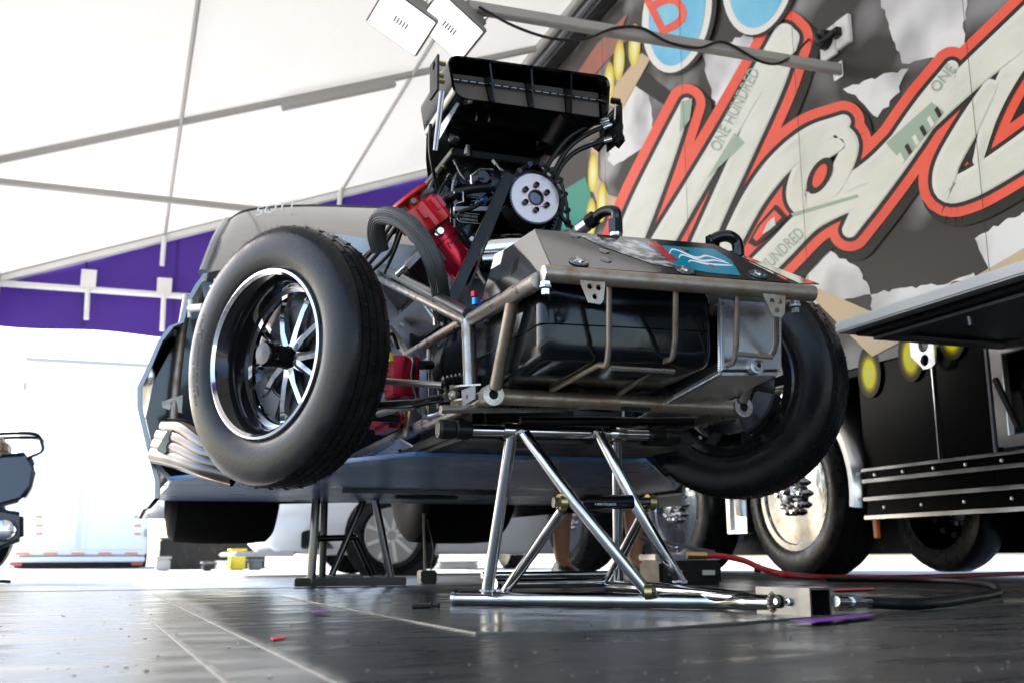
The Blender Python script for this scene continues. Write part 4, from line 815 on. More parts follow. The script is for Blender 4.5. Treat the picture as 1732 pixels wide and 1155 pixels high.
# ---- air scoop
YS = 2.45
def S(px, py, y=YS): return at(px, py, Y=y)
tlp, trp, brp, blp = S(755, 93), S(1033, 131), S(1029, 203), S(768, 166)
outer = rr2(tlp, trp, brp, blp, .032); cen = (tlp + trp + brp + blp) / 4
inner = [cen + (p - cen) * .965 + V(0, 0, 0) for p in outer]
bkO = [cen + V((p - cen).x * .97, .3, (p - cen).z * 1.0) for p in outer]; bkI = [cen + V((p - cen).x * .93, .26, (p - cen).z * .92) for p in outer]
lip = [cen + (p - cen) * .985 + V(0, -.006, 0) for p in outer]
mb = MB(); mb.loft([outer, bkO], True, False); mb.loft([inner, bkI], True, False); mb.loft([outer, lip, inner], True, False); mb.add(bkI, [tuple(range(len(bkI)))]); mb.add(bkO, [tuple(range(len(bkO)))])
scp = mb.build('air_scoop', K['gloss'], car)
for t in (.255, .505, .752):
    a = tlp.lerp(trp, t) - V(0, 0, .006); b = blp.lerp(brp, t) + V(0, 0, .006)
    MB().loft([[a + V(-.0025, 0, 0), a + V(.0025, 0, 0), b + V(.0025, 0, 0), b + V(-.0025, 0, 0)], [a + V(-.003, .12, -.005), a + V(.003, .12, -.005), b + V(.003, .12, .005), b + V(-.003, .12, .005)]]).build('divider', K['gloss'], scp, bevel=.0015)
for t0, t1 in ((.03, .245), (.265, .495), (.515, .742), (.762, .97)):
    a, b, c, d_ = tlp.lerp(trp, t0), tlp.lerp(trp, t1), blp.lerp(brp, t1), blp.lerp(brp, t0)
    q = [p + V(0, .05, 0) for p in (a.lerp(d_, .22), b.lerp(c, .22), c.lerp(b, .06), d_.lerp(a, .06))]; q[2] += V(0, -.02, 0); q[3] += V(0, -.02, 0)
    MB().prism(q, (0, .003, 0)).build('butterfly_plate', K['plate'], scp)
sa, sb = S(757, 133, YS + .036), S(1028, 172, YS + .036)
sft = MB().tube([sa, sb], .0032, 8).build('throttle_shaft', K['bolt'], scp)
for k in range(20):
    p = sa.lerp(sb, (k + .5) / 20); MB().tube([p - V(.003, 0, 0), p + V(.003, 0, 0)], .0037, 8).build('shaft_gap', K['satin'], sft)
# funnel under the scoop, down to the supercharger
f0 = [S(762, 163, YS + .01), S(1022, 200, YS + .01), S(1022, 200, YS + .01) + V(0, .28, 0), S(762, 163, YS + .01) + V(0, .28, 0)]
f1 = [at(757, 215, Y=2.62), at(985, 222, Y=2.62), at(985, 222, Y=2.62) + V(.01, .26, 0), at(757, 215, Y=2.62) + V(0, .26, 0)]
f2 = [at(768, 258, Y=2.7), at(893, 266, Y=2.7), at(893, 266, Y=2.7) + V(.02, .3, 0), at(768, 258, Y=2.7) + V(0, .3, 0)]
MB().loft([f0, f1, f2]).build('scoop_funnel', K['gloss'], car, bevel=.012, seg=3)
MB().box((f2[0] + f2[2]) / 2 + V(.0, 0, -.012), (.27, .34, .02)).build('injector_plate', K['satin'], car, bevel=.003)
c = S(817, 200, 2.545); MB().tube(smooth([c + V(-.02, 0, -.01), c + V(-.015, -.004, .012), c + V(0, -.006, .018), c + V(.018, -.004, .01), c + V(.016, 0, -.008)], 5), .0022, 6).build('scoop_logo', K['grey'], scp)
MB().lathe([(0, .02), (.012, .018), (.02, .006)], at(770, 235, Y=2.62), (-.3, -1, 0), 18).build('nozzle_boss', K['gloss'], scp)
MB().tube([at(792, 262, Y=2.6), at(792, 247, Y=2.6)], [.012, .008], 12).build('banjo_fitting', K['bolt'], scp)
# side levers and return springs
p = S(741, 125); MB().plate([[p + V(0, y, z) for y, z in ((-.012, .048), (.06, .048), (.06, -.05), (-.012, -.05))], circ(p + V(0, .02, .03), .012, uy, uz, 10)], (-.006, 0, 0)).build('throttle_lever', K['satin'], scp)
for dz in (.03, -.004, -.02): MB().hexa(p + V(.006 + abs(dz) * .2, .0, dz), (1, 0, 0), .0065, .016).build('lever_bolt', K['brass'], scp)
for k in range(2): MB().tube([p + V(.006 + .008 * k, -.005, -.05), p + V(.0 + .006 * k, .03, -.2)], .0038, 8).build('return_spring', K['alu_dull'], scp)
MB().prism([S(773, 173), S(777, 176), S(742, 238, 2.52), S(738, 222, 2.52)], (.003, .01, 0)).build('spring_bracket', K['alu'], scp)
p = S(1052, 205); MB().box(p + V(0, .05, 0), (.006, .1, .11)).build('fuel_manifold_plate', K['satin'], scp, bevel=.002)
MB().tube([p + V(-.018, 0, .05), p + V(-.022, 0, .0)], .003, 6).build('link_rod', K['bolt'], scp); MB().hexa(p + V(-.018, 0, .055), (1, 0, 0), .009, .025).build('lever_bolt', K['satin'], scp)
for (ex, ey), pts_ in (((1046, 200), ((1030, 205), (1000, 212), (960, 235), (930, 275), (915, 310))), ((1050, 212), ((1035, 212), (1005, 222), (965, 248), (938, 290), (930, 320))), ((1052, 232), ((1035, 236), (1008, 243), (970, 260), (945, 290), (935, 330)))):
    P = [at(*q_, Y=2.5 + .02 * i) for i, q_ in enumerate(pts_)]
    MB().tube(smooth([at(ex, ey + 8, Y=2.5), at(ex, ey, Y=2.49), at(ex - 8, ey - 4, Y=2.49), P[0]], 5), .0068, 10).build('hose_end', K['gloss'], car)
    MB().tube([P[0], P[0].lerp(P[1], .5)], .0082, 12).build('hose_collar', K['bolt'], car); MB().tube(smooth(P, 6), .0068, 10).build('fuel_hose', K['rubber'], car)
for (px, py) in ((1030, 238), (1012, 246), (1046, 240)): MB().hexa(at(px, py, Y=2.53), (.4, -.5, .6), .014, .03).build('fuel_fitting', K['satin'], car)
MB().hexa(at(1048, 236, Y=2.51), (.6, -.4, .5), .008, .02).build('jet_fitting', K['brass'], car)
MB().box(at(1030, 228, Y=2.56), (.045, .05, .05)).build('fuel_block', K['satin'], car, bevel=.008)
MB().tube(smooth([at(728, 210, Y=2.6), at(727, 250, Y=2.62), at(733, 290, Y=2.66), at(740, 320, Y=2.72)], 6), .005, 8).build('throttle_cable', K['rubber'], car)
# injector lines, straps and buckles on the near side of the blower
for a, b in (((766, 262), (738, 300)), ((760, 268), (727, 322)), ((752, 280), (722, 330)), ((775, 268), (755, 300))):
    MB().tube(smooth([at(*a, Y=2.78), at((a[0] + b[0]) / 2 - 4, (a[1] + b[1]) / 2, Y=2.8), at(*b, Y=2.85)], 5), .0055, 8).build('injector_line', K['rubber'], car); MB().hexa(at(*a, Y=2.78), (.3, 0, .8), .009, .02).build('line_fitting', K['brass'], car)
MB().tube(smooth([at(745, 345, Y=2.66), at(760, 335, Y=2.62), at(790, 322, Y=2.6), at(830, 318, Y=2.6)], 6), .013, 10).build('restraint_strap', K['satin'], car)
MB().box(at(752, 345, Y=2.66), (.04, .02, .09), Matrix.Rotation(R(25), 3, 'Y')).build('restraint_strap', K['satin'], car, bevel=.003)
for pts_ in (((768, 326), (783, 325), (784, 342), (770, 346)), ((798, 312), (797, 298), (812, 286), (834, 287)), ((772, 388), (783, 388), (780, 402))):
    MB().tube([at(*q_, Y=2.59) for q_ in pts_], .0032, 8).build('strap_buckle', K['alu'], car)
MB().lathe([(0, .032), (.02, .03), (.03, .018)], at(812, 305, Y=2.66), (0, -1, 0), 20).build('rotor_end_cap', K['gloss'], car)
for px, py in ((775, 345), (770, 366), (866, 300), (876, 290)): MB().hexa(at(px, py, Y=2.6), (0, 1, 0), .007, .012).build('cover_bolt', K['satin'], car)
def py_ok(a_): return a_[0] in (820, 940)
for a, m_, b, y, r_, mm in (((760, 300), (742, 330), (752, 372), 2.66, .0045, 'rubber'), ((790, 285), (770, 300), (764, 330), 2.64, .004, 'darkchrome'), ((820, 340), (800, 352), (776, 360), 2.6, .006, 'rubber'), ((735, 300), (726, 330), (735, 352), 2.7, .0045, 'hosegrey'), ((850, 300), (838, 330), (815, 345), 2.6, .0055, 'rubber'), ((770, 275), (782, 300), (800, 318), 2.63, .0035, 'darkchrome'), ((745, 365), (760, 385), (775, 420), 2.64, .006, 'rubber'), ((838, 275), (850, 290), (862, 292), 2.6, .005, 'darkchrome'), ((940, 345), (952, 370), (975, 392), 2.6, .006, 'rubber')):
    ln = MB().tube(smooth([at(*a, Y=y), at(*m_, Y=y - .01), at(*b, Y=y)], 6), r_, 8).build('engine_line', K[mm], car); MB().hexa(at(*a, Y=y), at(*m_, Y=y - .01) - at(*a, Y=y), r_ * 1.7, .016).build('line_nut', K['blue_an'] if mm == 'rubber' and py_ok(a) else K['darkchrome'], ln)
for px, py, m_ in ((762, 310, 'gloss'), (785, 298, 'satin'), (800, 330, 'gloss'), (824, 300, 'satin'), (842, 320, 'satin')):
    MB().box(at(px, py, Y=2.68), (.03, .03, .025), Matrix.Rotation(R(px % 50), 3, 'Y')).build('linkage_block', K[m_], car, bevel=.004)
# ---- distributor
d0, d1 = at(690, 335, Y=2.6), at(788, 462, Y=2.6); dv = d1 - d0; DL = dv.length; dv.normalize()
dist = MB().lathe([(.115, .046), (.12, .05), (.15, .048), (.152, .044), (DL, .042)], d0, dv, 32).build('distributor', K['redan'], car)
MB().lathe([(-.006, .03), (-.003, .06), (.005, .064), (.009, .06), (.01, .03)], d0, dv, 28).build('cap_lid', K['red'], dist)
secs = []; u, v_ = perp(dv)
for t, r_ in ((.03, .05), (.035, .058), (.07, .061), (.095, .063), (.108, .06)):
    secs.append([d0 + dv * t + (r_ + .004 * (1 if k % 4 < 2 else -1)) * (math.cos(2 * math.pi * k / 32) * u + math.sin(2 * math.pi * k / 32) * v_) for k in range(32)])
MB().loft(secs).build('cap_body', K['red'], dist, ang=25)
MB().lathe([(.006, .028), (.035, .03)], d0, dv, 20).build('cap_core', K['red'], dist)
for k in range(8):
    th = 2 * math.pi * k / 8 + .3; e = math.cos(th) * u + math.sin(th) * v_; p = d0 + dv * .022 + e * .042
    MB().tube([p - e * .01 + dv * .014, p, p + e * .026], .0075, 8).build('terminal_boot', K['grey'], dist)
    q = d0 + dv * .06 + e * .062; MB().box(q, (.014, .014, .035), Matrix((u, v_, dv)).transposed()).build('cap_lug', K['red'], dist, bevel=.002)
MB().lathe([(.152, .0432), (.19, .0432)], d0, dv, 32).build('label_band', K['alu'], dist)
side = dv.cross(V(0, 1, 0)).normalized(); fr_ = V(0, -1, 0)
mb = MB(); vs_, fs_ = text2d('MSD'); mb.add([d0 + dv * (.178 - y * .02) + .0438 * (math.sin(-.25 + 1.5 * x) * (side if side.x > 0 else -side) + math.cos(-.25 + 1.5 * x) * fr_) for x, y in vs_], fs_); mb.build('lettering', K['void'], dist)
MB().lathe([(-.02, .013), (.0, .014), (.008, .009)], at(744, 392, Y=2.545), (0, -1, 0), 16).build('clamp_knob', K['bolt'], car)
MB().tube([at(742, 394, Y=2.56), at(726, 412, Y=2.58), at(690, 450, Y=2.62), at(672, 466, Y=2.65)], .008, 8).build('adjust_rod', K['alu'], car)
MB().hexa(at(700, 440, Y=2.61), at(690, 450, Y=2.62) - at(726, 412, Y=2.58), .015, .05).build('turnbuckle', K['alu'], car)
MB().box(at(744, 428, Y=2.58), (.03, .02, .05), Matrix.Rotation(R(-35), 3, 'Y')).build('sensor_block', K['satin'], car, bevel=.003)
# ribbed hose and plug leads
MB().ridged(smooth([at(643, 425, Y=2.62), at(636, 395, Y=2.6), at(642, 370, Y=2.57), at(664, 366, Y=2.52), at(694, 382, Y=2.47), at(720, 415, Y=2.44), at(738, 460, Y=2.44), at(746, 505, Y=2.5), at(748, 540, Y=2.58)], 8), .024).build('ribbed_hose', K['hosegrey'], car, ang=20)
MB().tube([at(747, 530, Y=2.57), at(748, 548, Y=2.58)], .026, 16).build('hose_clamp', K['bolt'], car)
for k, (a, m_, b) in enumerate((((668, 372), (640, 412), (612, 445)), ((672, 380), (648, 418), (620, 452)), ((676, 384), (662, 425), (628, 460)), ((680, 390), (665, 430), (650, 462)), ((690, 378), (650, 405), (615, 436)))):
    MB().tube(smooth([at(*a, Y=2.62), at(*m_, Y=2.68), at(*b, Y=2.74)], 6), .0052, 8).build('plug_lead', K['rubber'], car)
for a, b in (((770, 385), (795, 425)), ((776, 382), (800, 420))): MB().tube([at(*a, Y=2.58), at(*b, Y=2.6)], .005, 8).build('coil_lead', K['rubber'], car)
MB().tube([at(800, 425, Y=2.62), at(880, 418, Y=2.62)], .04, 18).build('coolant_pipe', K['chrome'], car); MB().tube([at(812, 440, Y=2.58), at(850, 438, Y=2.58)], .02, 14).build('coolant_neck', K['alu'], car)
for a, b in (((800, 450), (820, 480)), ((806, 448), (812, 470))): MB().tube([at(*a, Y=2.6), at(*b, Y=2.6)], .005, 8).build('coil_lead', K['steel'], car)
# ---- bodywork behind the engine
side_px = [(345, 462), (330, 482), (312, 515), (303, 545), (286, 552), (266, 578), (246, 626), (232, 655), (232, 688), (250, 765), (262, 812), (262, 842)]
prof = [at(x, y, Y=3.5) for x, y in side_px]
def pshift(P, dx, dz, y, kx=1.0): return [V(XC + (p.x - XC) * kx + dx, y, p.z + dz) for p in P]
secs = [pshift(prof, 0, 0, 3.5), pshift(prof, -.01, .0, 4.2), pshift(prof, -.015, .02, 4.75), pshift(prof, -.015, .03, 6.1, 1.0), pshift(prof, .1, .05, 6.7, .94)]
for m_ in (0, 1):
    ss = secs if not m_ else [[mx(p) for p in s_] for s_ in secs]; th = .014 * (1 if not m_ else -1)
    mb = MB(); inn = [[p + V(th, .0, 0) for p in s_] for s_ in ss]
    mb.loft(ss, False, False); MB().loft([[p + V(th * .1, 0, 0) for p in q_] for q_ in inn], False, False).build('body_inside', K['bodydark'], car, ang=50)
    for i in (0, -1): mb.loft([ss[i], inn[i]], False, False)
    mb.build('body_side', K['bodygrey'], car, ang=50)
MB().prism([p + V(.03, .25, 0) for p in (prof[0], prof[2], prof[4], prof[6], prof[8], prof[10])] + [V(.75, 3.75, .4), V(.75, 3.75, 1.1)], (0, .01, 0)).build('inner_panel', K['bodydark'], car)
MB().prism([mx(p + V(.03, .25, 0)) for p in (prof[0], prof[2], prof[4], prof[6], prof[8], prof[10])] + [mx(V(.75, 3.75, .4)), mx(V(.75, 3.75, 1.1))], (0, .01, 0)).build('inner_panel', K['bodydark'], car)
MB().box((XC, 3.77, .72), (.6, .03, .75)).build('firewall', K['bodydark'], car)
tl_ = prof[0]
cow = [V(tl_.x + .0, 3.5, tl_.z - .006), V(.5, 3.44, 1.1), V(XC, 3.42, 1.125), V(1.54, 3.44, 1.1), V(2 * XC - tl_.x, 3.5, tl_.z - .006)]
MB().loft([smooth(cow, 5), smooth([p + V(0, .35, .02) for p in cow], 5)], False, False).build('cowl', K['bodygrey'], car)
MB().prism([at(340, 478, Y=3.46), at(372, 468, Y=3.44), at(362, 492, Y=3.42), at(352, 520, Y=3.44), at(344, 500, Y=3.45)], (0, .008, 0)).build('fender_mount', K['bodydark'], car)
for px, py in ((364, 474), (357, 485)): MB().lathe([(0, .005), (.004, .004)], at(px, py, Y=3.415), (0, -1, 0), 8).build('panel_rivet', K['bolt'], car)
def arcx(pts): return smooth(pts, 6)
rl = [at(384, 376, Y=4.0), at(409, 359, Y=4.0), at(455, 351, Y=4.0), at(530, 348, Y=4.0), at(640, 351, Y=4.0)]
roofl = rl + [V(XC, 4.0, rl[-1].z + .01)] ; roofl = arcx(roofl + [mx(p) for p in rl[::-1]])
b0 = at(344, 463, Y=3.52); basel = [b0, V(.26, 3.5, 1.06), V(.36, 3.47, 1.09), V(.55, 3.44, 1.11), V(.8, 3.42, 1.125)]
basel = arcx(basel + [V(XC, 3.42, 1.13)] + [mx(p) for p in basel[::-1]])
ws = MB().loft([basel, [a.lerp(b, .5) + V(0, -.02, .02) for a, b in zip(basel, roofl)], roofl], False, False).build('windscreen', K['glass'], car, ang=60)
rf1 = [V(XC + (p.x - XC) * .97, 5.1, p.z - .03 + .02) for p in roofl]; rf2 = [V(XC + (p.x - XC) * 1.05, 6.2, 1.12 + (p.z - 1.4) * .3) for p in roofl]
MB().loft([[p + V(0, -.005, .003) for p in roofl], rf1, rf2], False, False).build('roof_skin', K['bodygrey'], car, ang=60)
# side glass and pillars
for m_ in (0, 1):
    Q = [b0, roofl[0], rf1[0], V(b0.x, 5.3, 1.06)]; Q = [mx(p) for p in Q] if m_ else Q
    MB().prism(Q, (.008 * (1 if not m_ else -1), 0, 0)).build('side_window', K['carglass'], car)
pil = smooth([b0 + V(-.004, -.006, .0), b0.lerp(roofl[0], .5) + V(-.006, -.03, .015), roofl[0] + V(-.003, -.006, .003)], 5)
MB().tube(pil, .014, 8).build('windscreen_pillar', K['bodygrey'], car); MB().tube([mx(p) for p in pil], .014, 8).build('windscreen_pillar', K['bodygrey'], car)
wsn = V(0, -.66, .75)
o_ = at(428, 371, Y=3.93); mb = MB(); text_on(mb, 'SOTT', o_ + wsn * .06 + V(0, -.03, -.055), at(496, 357, Y=3.95) - at(428, 371, Y=3.93), V(.012, .04, .05)); mb.build('banner_lettering', K['decalw'], ws)
MB().tube([at(455, 352, Y=3.97), at(466, 385, Y=3.85), at(480, 440, Y=3.7)], .004, 6).build('windscreen_seam', K['grey'], ws)
# belly pan and details under the car
bp_ = MB().prism([V(.12, 3.5, .36), V(XC - .33, 2.62, .372), V(XC + .33, 2.62, .372), V(1.92, 3.5, .36), V(1.93, 4.75, .362), V(.11, 4.75, .362)], (0, 0, .012)).build('belly_pan', K['bluebelly'], car, bevel=.003)
MB().box((XC + .1, 4.1, .352), (.26, .06, .014)).build('belly_slot', K['satin'], bp_, bevel=.004)
MB().box((XC, 2.62, .40), (.62, .62, .035)).build('engine_diaper', K['satin'], car, bevel=.01)
for s in (-1, 1): MB().prism([V(XC + s * .9, 3.5, .36), V(XC + s * .93, 4.75, .36), V(XC + s * .95, 4.75, .42), V(XC + s * .96, 3.5, .42)], (-.02 * s, 0, 0)).build('rocker_sill', K['bodygrey'], car)
a, b, c, d_ = at(592, 770, X=.70), at(676, 742, X=.70), at(724, 770, X=.74), at(640, 806, X=.74)
pp = MB().prism([a, b, c, d_], (0, 0, .005)).build('skid_plate', K['alu_dull'], car, bevel=.0015)
for u_, in ((.2,), (.5,), (.8,)):
    q = a.lerp(b, u_).lerp(d_.lerp(c, u_), .45); MB().lathe([(-.003, .008), (.002, .007)], q, (0, 0, -1), 10).build('skid_rivet', K['void'], pp)
# collector of the exhaust header
for k, ((x2, y2), (x1, y1), (x0, y0)) in enumerate((((284, 722), (315, 727), (352, 752)), ((275, 738), (312, 745), (350, 766)), ((269, 753), (308, 761), (348, 780)), ((265, 768), (304, 777), (346, 792)))):
    P = smooth([at(x0 + 50, y0 + 14, Y=3.16), at(x0, y0, Y=3.2), at(x1, y1, Y=3.3), at(x2, y2, Y=3.42)], 7)
    hp = MB().tube(P, .029, 18, False).build('header_pipe', K['header'], car); MB().lathe([(0, .0235), (.003, .0235)], P[-1] - (P[-1] - P[-2]).normalized() * .02, P[-1] - P[-2], 16).build('pipe_bore', K['void'], hp)
MB().box(at(287, 750, Y=3.33), (.05, .012, .07), Matrix.Rotation(R(25), 3, 'Y')).build('pipe_strap', K['header'], car, bevel=.003)
for m_ in (0, 1):
    P = [at(318, 500, Y=3.6), at(306, 570, Y=3.6), at(298, 640, Y=3.58), at(292, 720, Y=3.55)]; P = [mx(p) for p in P] if m_ else P
    ft(P, .016, 'rustbar')
p = at(292, 682, Y=3.55); MB().plate([[p + V(x, 0, z) for x, z in ((-.035, .005), (.03, .03), (.03, -.03), (-.03, -.015))], circ(p + V(.0, 0, 0), .007, V(1, 0, 0), uz, 10)], (0, .004, 0)).build('body_tab', K['steel'], car)
ft([at(322, 522, Y=3.5), at(345, 520, Y=3.4)], .013, 'white_paint', 'quick_release_pin'); ft([at(322, 508, Y=3.5), at(321, 538, Y=3.5)], .008, 'white_paint', 'quick_release_pin')
ft([at(500, 470, Y=3.3), at(470, 520, Y=3.2), at(430, 620, Y=3.2)], .014, 'rustbar')

# ================================================================ FRONT JACK
jk = thing('jack_stand', 'chrome tubular jack stand under the nose with a square handle socket', 'jack stand', at(1215, 1016, Z=.0), 'jack stands under the race car')
def jt(pts, r=.0125, m='jackchrome', name='brace_tube', parent=None, n=18): return MB().tube(pts, r, n).build(name, K[m], parent or jk)
YT = 2.3
tb = jt([at(790, 727, Y=YT), at(1110, 735, Y=YT)], .0145, name='top_bar')
for (x0, y0), (x1, y1) in (((742, 725), (797, 727)), ((1096, 735), (1147, 737))):
    a, b = at(x0, y0, Y=YT), at(x1, y1, Y=YT); L_ = (b - a).length; MB().lathe([(0, .02), (.004, .023), (L_ * .45, .022), (L_ * .5, .019), (L_ * .55, .022), (L_ - .003, .022), (L_, .018)], a, b - a, 24).build('rubber_pad', K['rubber'], jk)
a = at(742, 725, Y=YT); MB().lathe([(0.0, .0195), (.003, .0185)], a - bx * .003, (1, 0, 0), 24).build('pad_end_cap', K['alu'], jk)
for x, y in ((865, 728), (1043, 733)): c = at(x, y, Y=YT); MB().lathe([(-.022, .0185), (-.02, .0195), (.02, .0195), (.022, .0185)], c, (1, 0, 0), 20).build('clamp_collar', K['jackchrome'], jk, bevel=0)
jt([at(865, 735, Y=YT), at(824, 1003, Y=2.42)], .0145, name='leg'); jt([at(1043, 740, Y=YT + .02), at(1046, 1006, Y=2.44)], .0125, name='leg')
jt([at(884, 728, Y=YT - .02), at(972, 850, Y=2.18), at(1092, 997, Y=2.14)], .0135); jt([at(1012, 728, Y=YT - .02), at(1073, 850, Y=2.2), at(1152, 985, Y=2.22)], .0135)
pv = jt([at(985, 848, Y=2.2), at(1068, 848, Y=2.2)], .0165, 'gloss', 'pivot_tube')
for x in (950, 1100):
    c = at(x, 849, Y=2.2); MB().lathe([(-.008, .019), (.008, .019), (.008, .011), (-.008, .011)], c, (1, 0, 0), 20, True).build('pivot_eye', K['brass'], jk); MB().hexa(c + V(-.012 if x < 1000 else .012, 0, 0), (1, 0, 0), .0125, .016).build('pivot_bolt', K['bolt'], jk)
jt([at(953, 849, Y=2.2), at(1098, 848, Y=2.2)], .0105, 'darkchrome', 'pivot_shaft')
jt([at(951, 862, Y=2.2), at(852, 1003, Y=2.44)], .0125); jt([at(1092, 860, Y=2.2), at(1026, 988, Y=2.5)], .0125)
jt([at(838, 987, Y=2.46), at(1030, 984, Y=2.5)], .012, name='cross_bar'); jt([at(815, 972, Y=2.62), at(1030, 970, Y=2.62)], .009, name='cross_bar')
for (x, y), yy, dr in (((824, 998), 2.42, V(0, 0, 1)), ((852, 998), 2.44, V(0, 0, 1)), ((1150, 983), 2.22, V(0, 0, 1)), ((1090, 992), 2.15, V(0, 0, 1)), ((884, 733), 2.28, V(0, .3, 1)), ((1014, 735), 2.28, V(0, .3, 1)), ((1028, 984), 2.5, V(0, 0, 1))):
    mb = MB(); e = perp(dr); c = at(x, y, Y=yy)
    for k in range(14): mb.ball(c + .0145 * (math.cos(.449 * k) * e[0] + math.sin(.449 * k) * e[1]) + V(0, 0, rnd.uniform(-.001, .001)), .0042, 6)
    mb.build('weld_bead', K['alu_dull'], jk)
S0 = at(1388, 1015, Z=.032); n1 = at(770, 1011, Z=.02); n2 = at(1195, 1016, Z=.022); n3 = e_ = S0 + V(-.036, .10, -.006)
nb = jt([n1, n1.lerp(n2, .5)] + smooth([n1.lerp(n2, .93), n2 + V(.02, -.02, 0), n2.lerp(n3, .6), n3], 5), .0165, name='base_bar', n=24)
MB().lathe([(-.004, .0175), (-.002, .0195), (.006, .0195), (.008, .017)], n1, n2 - n1, 22).build('base_end_cap', K['alu'], nb)
mb = MB(); 
for k in range(16): e = perp(n3 - n2); mb.ball(n3 + .0185 * (math.cos(.393 * k) * e[0] + math.sin(.393 * k) * e[1]), .005, 6)
mb.build('weld_bead', K['rustbar'], nb)
axs = V(-.16, .987, 0).normalized(); lat = V(axs.y, -axs.x, 0)
# square socket, hollow at the front end
def sq(c, h_): return [c + lat * x * h_ + V(0, 0, z * h_) for x, z in ((-1, -1), (1, -1), (1, 1), (-1, 1))]
e0 = S0 + V(0, 0, -.0035); e1 = e0 + axs * .15
mb = MB(); mb.loft([sq(e0, .0275), sq(e1, .0275)], True, False); mb.loft([sq(e0, .0235), sq(e0 + axs * .14, .0235)], True, False); mb.loft([sq(e0, .0275), sq(e0, .0235)], True, False); mb.add(sq(e0 + axs * .14, .0235), [(0, 1, 2, 3)]); mb.add(sq(e1, .0275), [(0, 1, 2, 3)])
sk = mb.build('handle_socket', K['socket'], jk, ang=30)
MB().add(sq(e0 + axs * .13, .0234), [(0, 1, 2, 3)]).build('socket_inside', K['void'], sk)
for off, m_, r_ in ((.055, 'bolt', .008), (.085, 'rubber', .0135)):
    c = e0 + axs * off - lat * .0275; MB().lathe([(0, r_), (.006, r_ * .95), (.008, r_ * .5)], c, -lat, 18).build('socket_pin', K[m_], sk); MB().lathe([(.006, r_ * .5), (.009, r_ * .45)], c, -lat, 10).build('pin_centre', K['bolt' if m_ == 'rubber' else 'void'], sk)
jt([e1 - axs * .02 + lat * .012, e1 + axs * .5 + lat * .33 + V(0, 0, -.012)], .0145, name='base_bar')
jt([e1 - axs * .02 - lat * .008, at(1092, 994, Y=2.24), at(1030, 990, Y=2.48)], .0145, name='base_bar')
c = at(1097, 1000, Y=2.13); MB().lathe([(-.008, .017), (.008, .017), (.008, .009), (-.008, .009)], c, (.8, -.5, 0), 18, True).build('pivot_eye', K['brass'], jk); MB().hexa(c + V(.004, -.008, 0), (.8, -.5, 0), .011, .02).build('pivot_bolt', K['bolt'], jk)
pt = at(1000, 853, Y=2.18); mb = MB(); text_on(mb, '1-800-755-JACK', at(1007, 855, Y=2.1825), V(.052, 0, 0), V(0, 0, .007)); mb.build('lettering', K['decalw'], pv)
mb = MB(); text_on(mb, 'PROFESSIONAL RACING JACKS', at(1006, 845, Y=2.1835), V(.054, 0, 0), V(0, 0, .004)); mb.build('lettering', K['rtape'], pv) if False else None
# ================================================================ REAR JACK
rj = thing('jack_stand', 'dark chrome jack stand under the belly pan, in front of the white car', 'jack stand', at(590, 990, Z=0), 'jack stands under the race car')
def rt_(a, b, r=.013, y=4.6, y2=None, m='rjack', name='brace_tube'): return MB().tube([at(*a, Y=y), at(*b, Y=y2 or y)], r * 1.25, 12).build(name, K[m], rj)
rt_((497, 838), (668, 836), .018, name='top_bar'); rt_((470, 846), (680, 842), .012, 4.75, name='top_bar')
rt_((535, 842), (526, 984), .015, 4.5, m='darkchrome', name='leg'); rt_((549, 845), (545, 975), .013, 4.75, name='leg'); rt_((634, 842), (662, 984), .014, 4.5, m='darkchrome', name='leg')
rt_((616, 842), (561, 972), .012, 4.6, m='darkchrome'); rt_((600, 908), (630, 972), .012, 4.65); rt_((536, 910), (603, 908), .011, 4.6)
for y, x0, x1 in ((4.5, 497, 686), (4.85, 522, 662)):
    a, b = at(x0, 990, Y=y), at(x1, 990, Y=y); MB().bar(V(a.x, y, .021), V(b.x, y, .021), .036, .036, V(0, 1, 0)).build('base_bar', K['rjack'], rj, bevel=.004)
a = at(497, 990, Y=4.5); 
for x in (a.x + .1, a.x + .36): MB().bar((x, 4.52, .021), (x, 4.83, .021), .03, .03).build('base_link', K['rjack'], rj, bevel=.003)

# ================================================================ THINGS ON THE FLOOR
def one(name, mb, m, label, cat, loc, **k): return tag(mb.build(name, K[m], loc=loc, **k), label, cat)
p = at(720, 1029, Z=.004)
pn_ = thing('hitch_pin', 'small black pin lying on the plastic sheet left of the jack', 'pin', p)
MB().tube([p + V(-.028, .012, .004), p + V(.012, -.004, .006)], .005, 10).build('shank', K['satin'], pn_); MB().tube([p + V(.012, -.004, .006), p + V(.026, -.009, .006)], .0028, 8).build('tip', K['satin'], pn_); MB().lathe([(0, .006), (.005, .006)], p + V(.026, -.009, .006), (.9, -.35, 0), 10).build('head', K['satin'], pn_); MB().ball(p + V(.012, -.004, .011), .004, 8).build('detent', K['satin'], pn_)
# black hose with steel coupling
h0 = at(1412, 1016, Z=.03); hd = (at(1470, 1018, Z=.022) - h0)
bh = thing('air_hose', 'black rubber hose looping away from the handle socket of the jack', 'hose', at(1600, 1020, Z=0))
for t0, t1, r_ in ((0, .3, .011), (.28, .45, .009), (.42, .7, .013), (.7, .98, .011)): MB().tube([h0 + hd * t0, h0 + hd * t1], r_, 6 if t0 == .42 else 14).build('coupling', K['bolt'], bh)
MB().tube(smooth([h0 + hd, at(1560, 1020, Z=.016), at(1640, 1010, Z=.014), at(1688, 1000, Z=.013), at(1668, 987, Z=.013), at(1600, 981, Z=.013), at(1500, 979, Z=.013), at(1400, 978, Z=.013)], 8), .0125, 12).build('hose', K['rubber'], bh)
